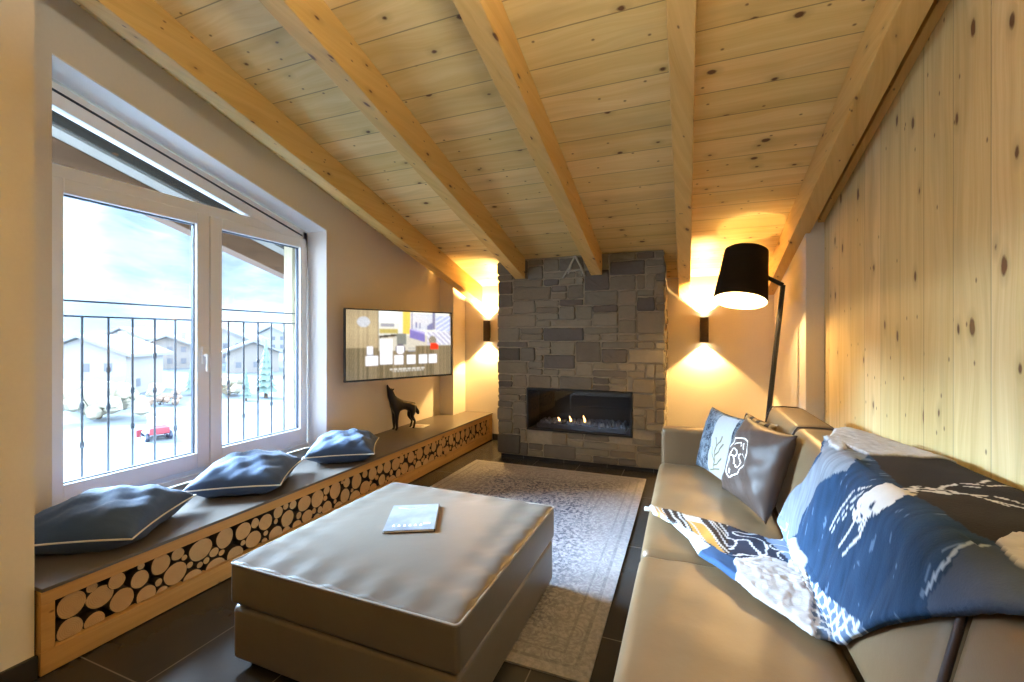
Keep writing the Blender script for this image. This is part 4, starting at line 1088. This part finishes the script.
nA = len(azs)
nearF, farF = [], []
for i in range(len(rad)-1):
    for j in range(nA-1):
        (nearF if rad[i] < 270 else farF).append((i*nA+j, i*nA+j+1, (i+1)*nA+j+1, (i+1)*nA+j))
def sub(fs_):
    used = sorted({v for f in fs_ for v in f}); mp_ = {v: i for i, v in enumerate(used)}
    return [tv_[v] for v in used], [tuple(mp_[v] for v in f) for f in fs_]
def snow_mat():
    t = NT('snow'); v = t.coord(); n = t.noise(v, .05, 4, .6); f = t.noise(v, .35, 4)
    c = t.mix(n, (.11, .135, .155), (.15, .165, .175)); c = t.mix(t.rng(f, .52, .66, 0, .12), c, (.30, .30, .27))
    return t.set(c, .8, 0, .1)
def mount_mat():
    t = NT('hazed_snowy_forest'); v = t.coord(); X = t.sep(v)
    n = t.noise(v, .009, 5, .65); f = t.noise(v, .05, 4, .7)
    k = t.rng(t.math('ADD', t.math('MULTIPLY', n, .75), t.math('MULTIPLY', f, .25)), .42, .60)
    c = t.mix(k, (.082, .102, .122), (.140, .150, .158))  # distance haze mixed into the snow and forest colours as pale blue-grey
    return t.set(c, .9, 0, .05)
m = MB(1); m.add(*sub(nearF)); tag(m.build('snow_field', snow_mat(), smooth=True), 'bright snow covered valley floor outside the window', 'snow', kind='structure')
m = MB(1); m.add(*sub(farF)); tag(m.build('mountain_slope', mount_mat(), smooth=True), 'pale hazy forested mountain slope beyond the village', 'mountain', kind='structure')
def polar(px, d):      # point seen along the ray through image column px at distance d
    u = (px-512)/442.; th = math.radians(21.54)
    x, y = -math.sin(th)+u*math.cos(th), math.cos(th)+u*math.sin(th); L = math.hypot(x, y); return x/L*d, y/L*d
# houses
hw_ = plain('pale_house_render', (.25,.25,.25), .9); hb_ = plain('faded_larch_cladding', (.20,.185,.17), .9); hr_ = plain('snowy_roof', (.20,.21,.22), .9); hg_ = plain('dark_house_window', (.10,.11,.13), .4)
def house(px, d, w, l, h, rz, label, mat, lift=0):
    x, y = polar(px, d); z = hgt(x, y)-.3+lift
    t = thing('chalet', label, 'house', (x/U, y/U, z/U), math.radians(rz), 'houses across the valley')
    m = MB(1); m.box((-w/2,-l/2,0), (w/2,l/2,h)); m.prism([(-w/2,-l/2,h),(w/2,-l/2,h),(0,-l/2,h+w*.22)], (0,l,0)); m.build('walls', mat, t, local=True)
    m = MB(1)
    for s in (-1, 1):
        e_ = 1.0; m.prism([(0,-l/2-e_,h+w*.22+.1),(s*(w/2+e_),-l/2-e_,h-e_*.44+.1),(s*(w/2+e_),-l/2-e_,h-e_*.44+.55),(0,-l/2-e_,h+w*.22+.55)], (0,l+2*e_,0))
    m.build('roof', hr_, t, local=True)
    for s in (-1, 1):
        for zz in (1.2, 3.8):
            if zz+1.3 < h+.6:
                for q_ in (-.28, .05, .3): MB(1).box((w*q_-.5, s*(l/2)-.06, zz), (w*q_+.5, s*(l/2)+.06, zz+1.2)).build('window', hg_, t, local=True)
        MB(1).box((s*w/2-.06, -l*.2-.5, 1.3), (s*w/2+.06, -l*.2+.5, 2.5)).build('window', hg_, t, local=True)
    MB(1).box((w*.18,-.4,h), (w*.18+.8,.4,h+w*.22+1.0)).build('chimney_stack', mat, t, local=True)
house(104, 92, 11, 10, 6.2, 35, 'pale chalet with a broad snowy roof rising above the railing in the left pane', hw_)
house(75, 120, 10, 9, 5, 60, 'pale chalet at the far left edge of the left pane', hb_)
house(140, 150, 11, 10, 5.5, 20, 'small pale chalet right of the broad roofed one in the left pane', hw_)
house(172, 130, 10, 9, 5, 48, 'brown chalet beside the dark tree at the right of the left pane', hb_)
house(232, 140, 12, 10, 6, 30, 'pale chalet at the left edge of the right pane', hw_)
house(252, 118, 10, 10, 4.5, 55, 'brown chalet left of the conifer in the right pane', hb_)
house(282, 165, 11, 10, 5.5, 15, 'pale chalet right of the conifer in the right pane', hw_)
# trees
nd = plain('frosted_conifer_needles', (.13,.19,.17), .95, var=.4, scale=2); tk = plain('tree_bark', (.10,.075,.055), .95)
lg = plain('dry_winter_twigs', (.33,.31,.24), .95, var=.3, scale=2)
def conifer(px, d, h, label, seed):
    x, y = polar(px, d); z = hgt(x, y); rnd = random.Random(seed)
    t = thing('conifer_tree', label, 'tree', (x/U, y/U, z/U), rnd.uniform(0, 6), 'trees across the valley')
    MB(1).tube([(0,0,-.3),(0,0,h*.9)], [.03*h,.006*h], 7).build('trunk', tk, t, local=True)
    m = MB(1)
    for k in range(8):
        zb = h*(.12+.105*k); r = h*.21*(1-k/8.6); n = 14
        m.rings([[(r*(1 if q_ % 2 else .68)*rnd.uniform(.88,1.12)*math.cos(2*PI*q_/n), r*(1 if q_ % 2 else .68)*math.sin(2*PI*q_/n), zb-(.03*h if q_ % 2 else 0)) for q_ in range(n)], [(r*.1*math.cos(2*PI*q_/n), r*.1*math.sin(2*PI*q_/n), zb+h*.17) for q_ in range(n)]])
    m.build('foliage', nd, t, local=True)
def bush(px, d, w, h, label, seed, mat):
    x, y = polar(px, d); z = hgt(x, y); rnd = random.Random(seed)
    t = thing('bare_bush', label, 'bush', (x/U, y/U, z/U), 0, 'bushes along the snow field')
    m = MB(1)
    for k in range(26):
        cx_, cy_, cz_ = rnd.gauss(0, w*.25), rnd.gauss(0, w*.25), rnd.uniform(.25, .8)*h; r = rnd.uniform(.15, .28)*h
        m.rings([[(cx_+r*math.cos(p_)*math.cos(q_)*rnd.uniform(.7,1.3), cy_+r*math.cos(p_)*math.sin(q_)*rnd.uniform(.7,1.3), cz_+r*math.sin(p_)) for q_ in [2*PI*i/7 for i in range(7)]] for p_ in (-1.4,-.6,.2,.9,1.4)])
    m.build('twigs', mat, t, local=True)
    st2 = MB(1)
    for k in range(6): st2.tube([(0,0,-.2),(rnd.gauss(0, w*.15), rnd.gauss(0, w*.15), h*.6)], .05, 5)
    st2.build('stem', tk, t, local=True)
conifer(266, 74, 8.5, 'frosty green conifer standing in the right pane', 1)
conifer(246, 72, 4.5, 'low conifer left of the tall one in the right pane', 2)
conifer(192, 82, 5.5, 'dark conifer by the right edge of the left pane', 3)
bush(78, 76, 7, 3.6, 'dry greenish bush at the left of the left pane', 4, lg)
bush(99, 66, 8, 4.0, 'dry greenish bush between the second and third railing bars', 5, lg)
bush(228, 80, 6, 3.2, 'brown bush at the left of the right pane', 6, lg)
bush(160, 74, 5, 1.6, 'low brown bush on the far edge of the snow field', 7, plain('brown_twigs', (.28,.2,.15), .95))
# snow groomer
gx, gy = polar(157, 51); gz = hgt(gx, gy)
g = thing('snow_groomer', 'red and white snow groomer parked on the snow field', 'vehicle', (gx/U, gy/U, gz/U), math.radians(160)); g.scale = (.72, .72, .72)
rd = plain('red_paint', (.26,.035,.05), .5); gw = plain('white_cab', (.50,.52,.54), .4)
MB(1).box((-1.7,-1.0,.8), (1.7,1.0,1.6)).build('body', rd, g, local=True, bevel=.12)
MB(1).prism([(-.2,-.85,1.6),(1.2,-.85,1.6),(.9,-.85,2.7),(.0,-.85,2.7)], (0,1.7,0)).build('cab', gw, g, local=True, bevel=.08)
MB(1).prism([(.15,-.87,1.8),(1.0,-.87,1.8),(.85,-.87,2.5),(.15,-.87,2.5)], (0,1.74,0)).build('cab_window', hg_, g, local=True)
for s in (-1, 1): MB(1).tube([(-1.5,s*1.15,.45),(-1.2,s*1.15,.12),(1.2,s*1.15,.12),(1.6,s*1.15,.5),(1.2,s*1.15,.85),(-1.2,s*1.15,.85)], .2, 8, closed=True).build('track', M['gasket'], g, local=True)
MB(1).box((2.1,-1.7,.1), (2.3,1.7,1.0)).tube([(1.6,-.6,.6),(2.15,-.6,.5)], .08).tube([(1.6,.6,.6),(2.15,.6,.5)], .08).build('blade', rd, g, local=True)

# ------------------------------------------------------------------ light
w = bpy.data.worlds.new('sky'); bpy.context.scene.world = w; w.use_nodes = True; nt = w.node_tree
bg = nt.nodes['Background']; tc = nt.nodes.new('ShaderNodeTexCoord'); sx = nt.nodes.new('ShaderNodeSeparateXYZ'); nt.links.new(tc.outputs['Generated'], sx.inputs[0])
rp = nt.nodes.new('ShaderNodeValToRGB'); nt.links.new(sx.outputs[2], rp.inputs[0])
rp.color_ramp.elements[0].color = (.74, .87, 1.0, 1); rp.color_ramp.elements[0].position = .0
rp.color_ramp.elements[1].color = (.55, .74, 1.0, 1); rp.color_ramp.elements[1].position = .9
nt.links.new(rp.outputs[0], bg.inputs[0]); bg.inputs[1].default_value = 6.5
def area(name, loc, rot, sx_, sy_, power, col, portal=False):
    l = bpy.data.lights.new(name, 'AREA'); l.shape = 'RECTANGLE'; l.size = sx_; l.size_y = sy_; l.energy = power; l.color = col
    if portal: l.cycles.is_portal = True
    o = bpy.data.objects.new(name, l); C.objects.link(o); o.location = Vector(loc)*U; o.rotation_euler = rot; return o
area('window_portal', (-2.47, 1.58, 1.1), (0, -PI/2, 0), 2.3, 1.95, 1, (1,1,1), True)
# added fill light above the camera, aimed at the ceiling, without a fixture
area('fill_uplight', (-.12, .12, 1.75), (PI, 0, 0), .5, .5, 60, (1.0, .95, .82))
sl = bpy.data.lights.new('veiled_sun', 'SUN'); sl.energy = 72.0; sl.angle = math.radians(34); sl.color = (.50, .74, 1.0)
so_ = bpy.data.objects.new('veiled_sun', sl); C.objects.link(so_)
so_.rotation_euler = Vector((1.0, .07, -.35)).to_track_quat('-Z', 'Y').to_euler()

# ------------------------------------------------------------------ camera and view
cam = bpy.data.cameras.new('camera'); co = bpy.data.objects.new('camera', cam); C.objects.link(co)
co.location = (0, 0, U); co.rotation_euler = (PI/2, 0, math.radians(21.54))
cam.sensor_width = 36; cam.lens = 442/1024*36; cam.shift_y = -4.2/1024; cam.clip_start = .02; cam.clip_end = 4000
sc = bpy.context.scene; sc.camera = co
sc.view_settings.view_transform = 'Standard'; sc.view_settings.look = 'None'; sc.view_settings.gamma = 1; sc.view_settings.use_curve_mapping = False
sc.view_settings.exposure = 0.68
sc.cycles.use_denoising = True
sc.cycles.max_bounces = 10; sc.cycles.diffuse_bounces = 6; sc.cycles.transparent_max_bounces = 16
sc.cycles.sample_clamp_indirect = 6
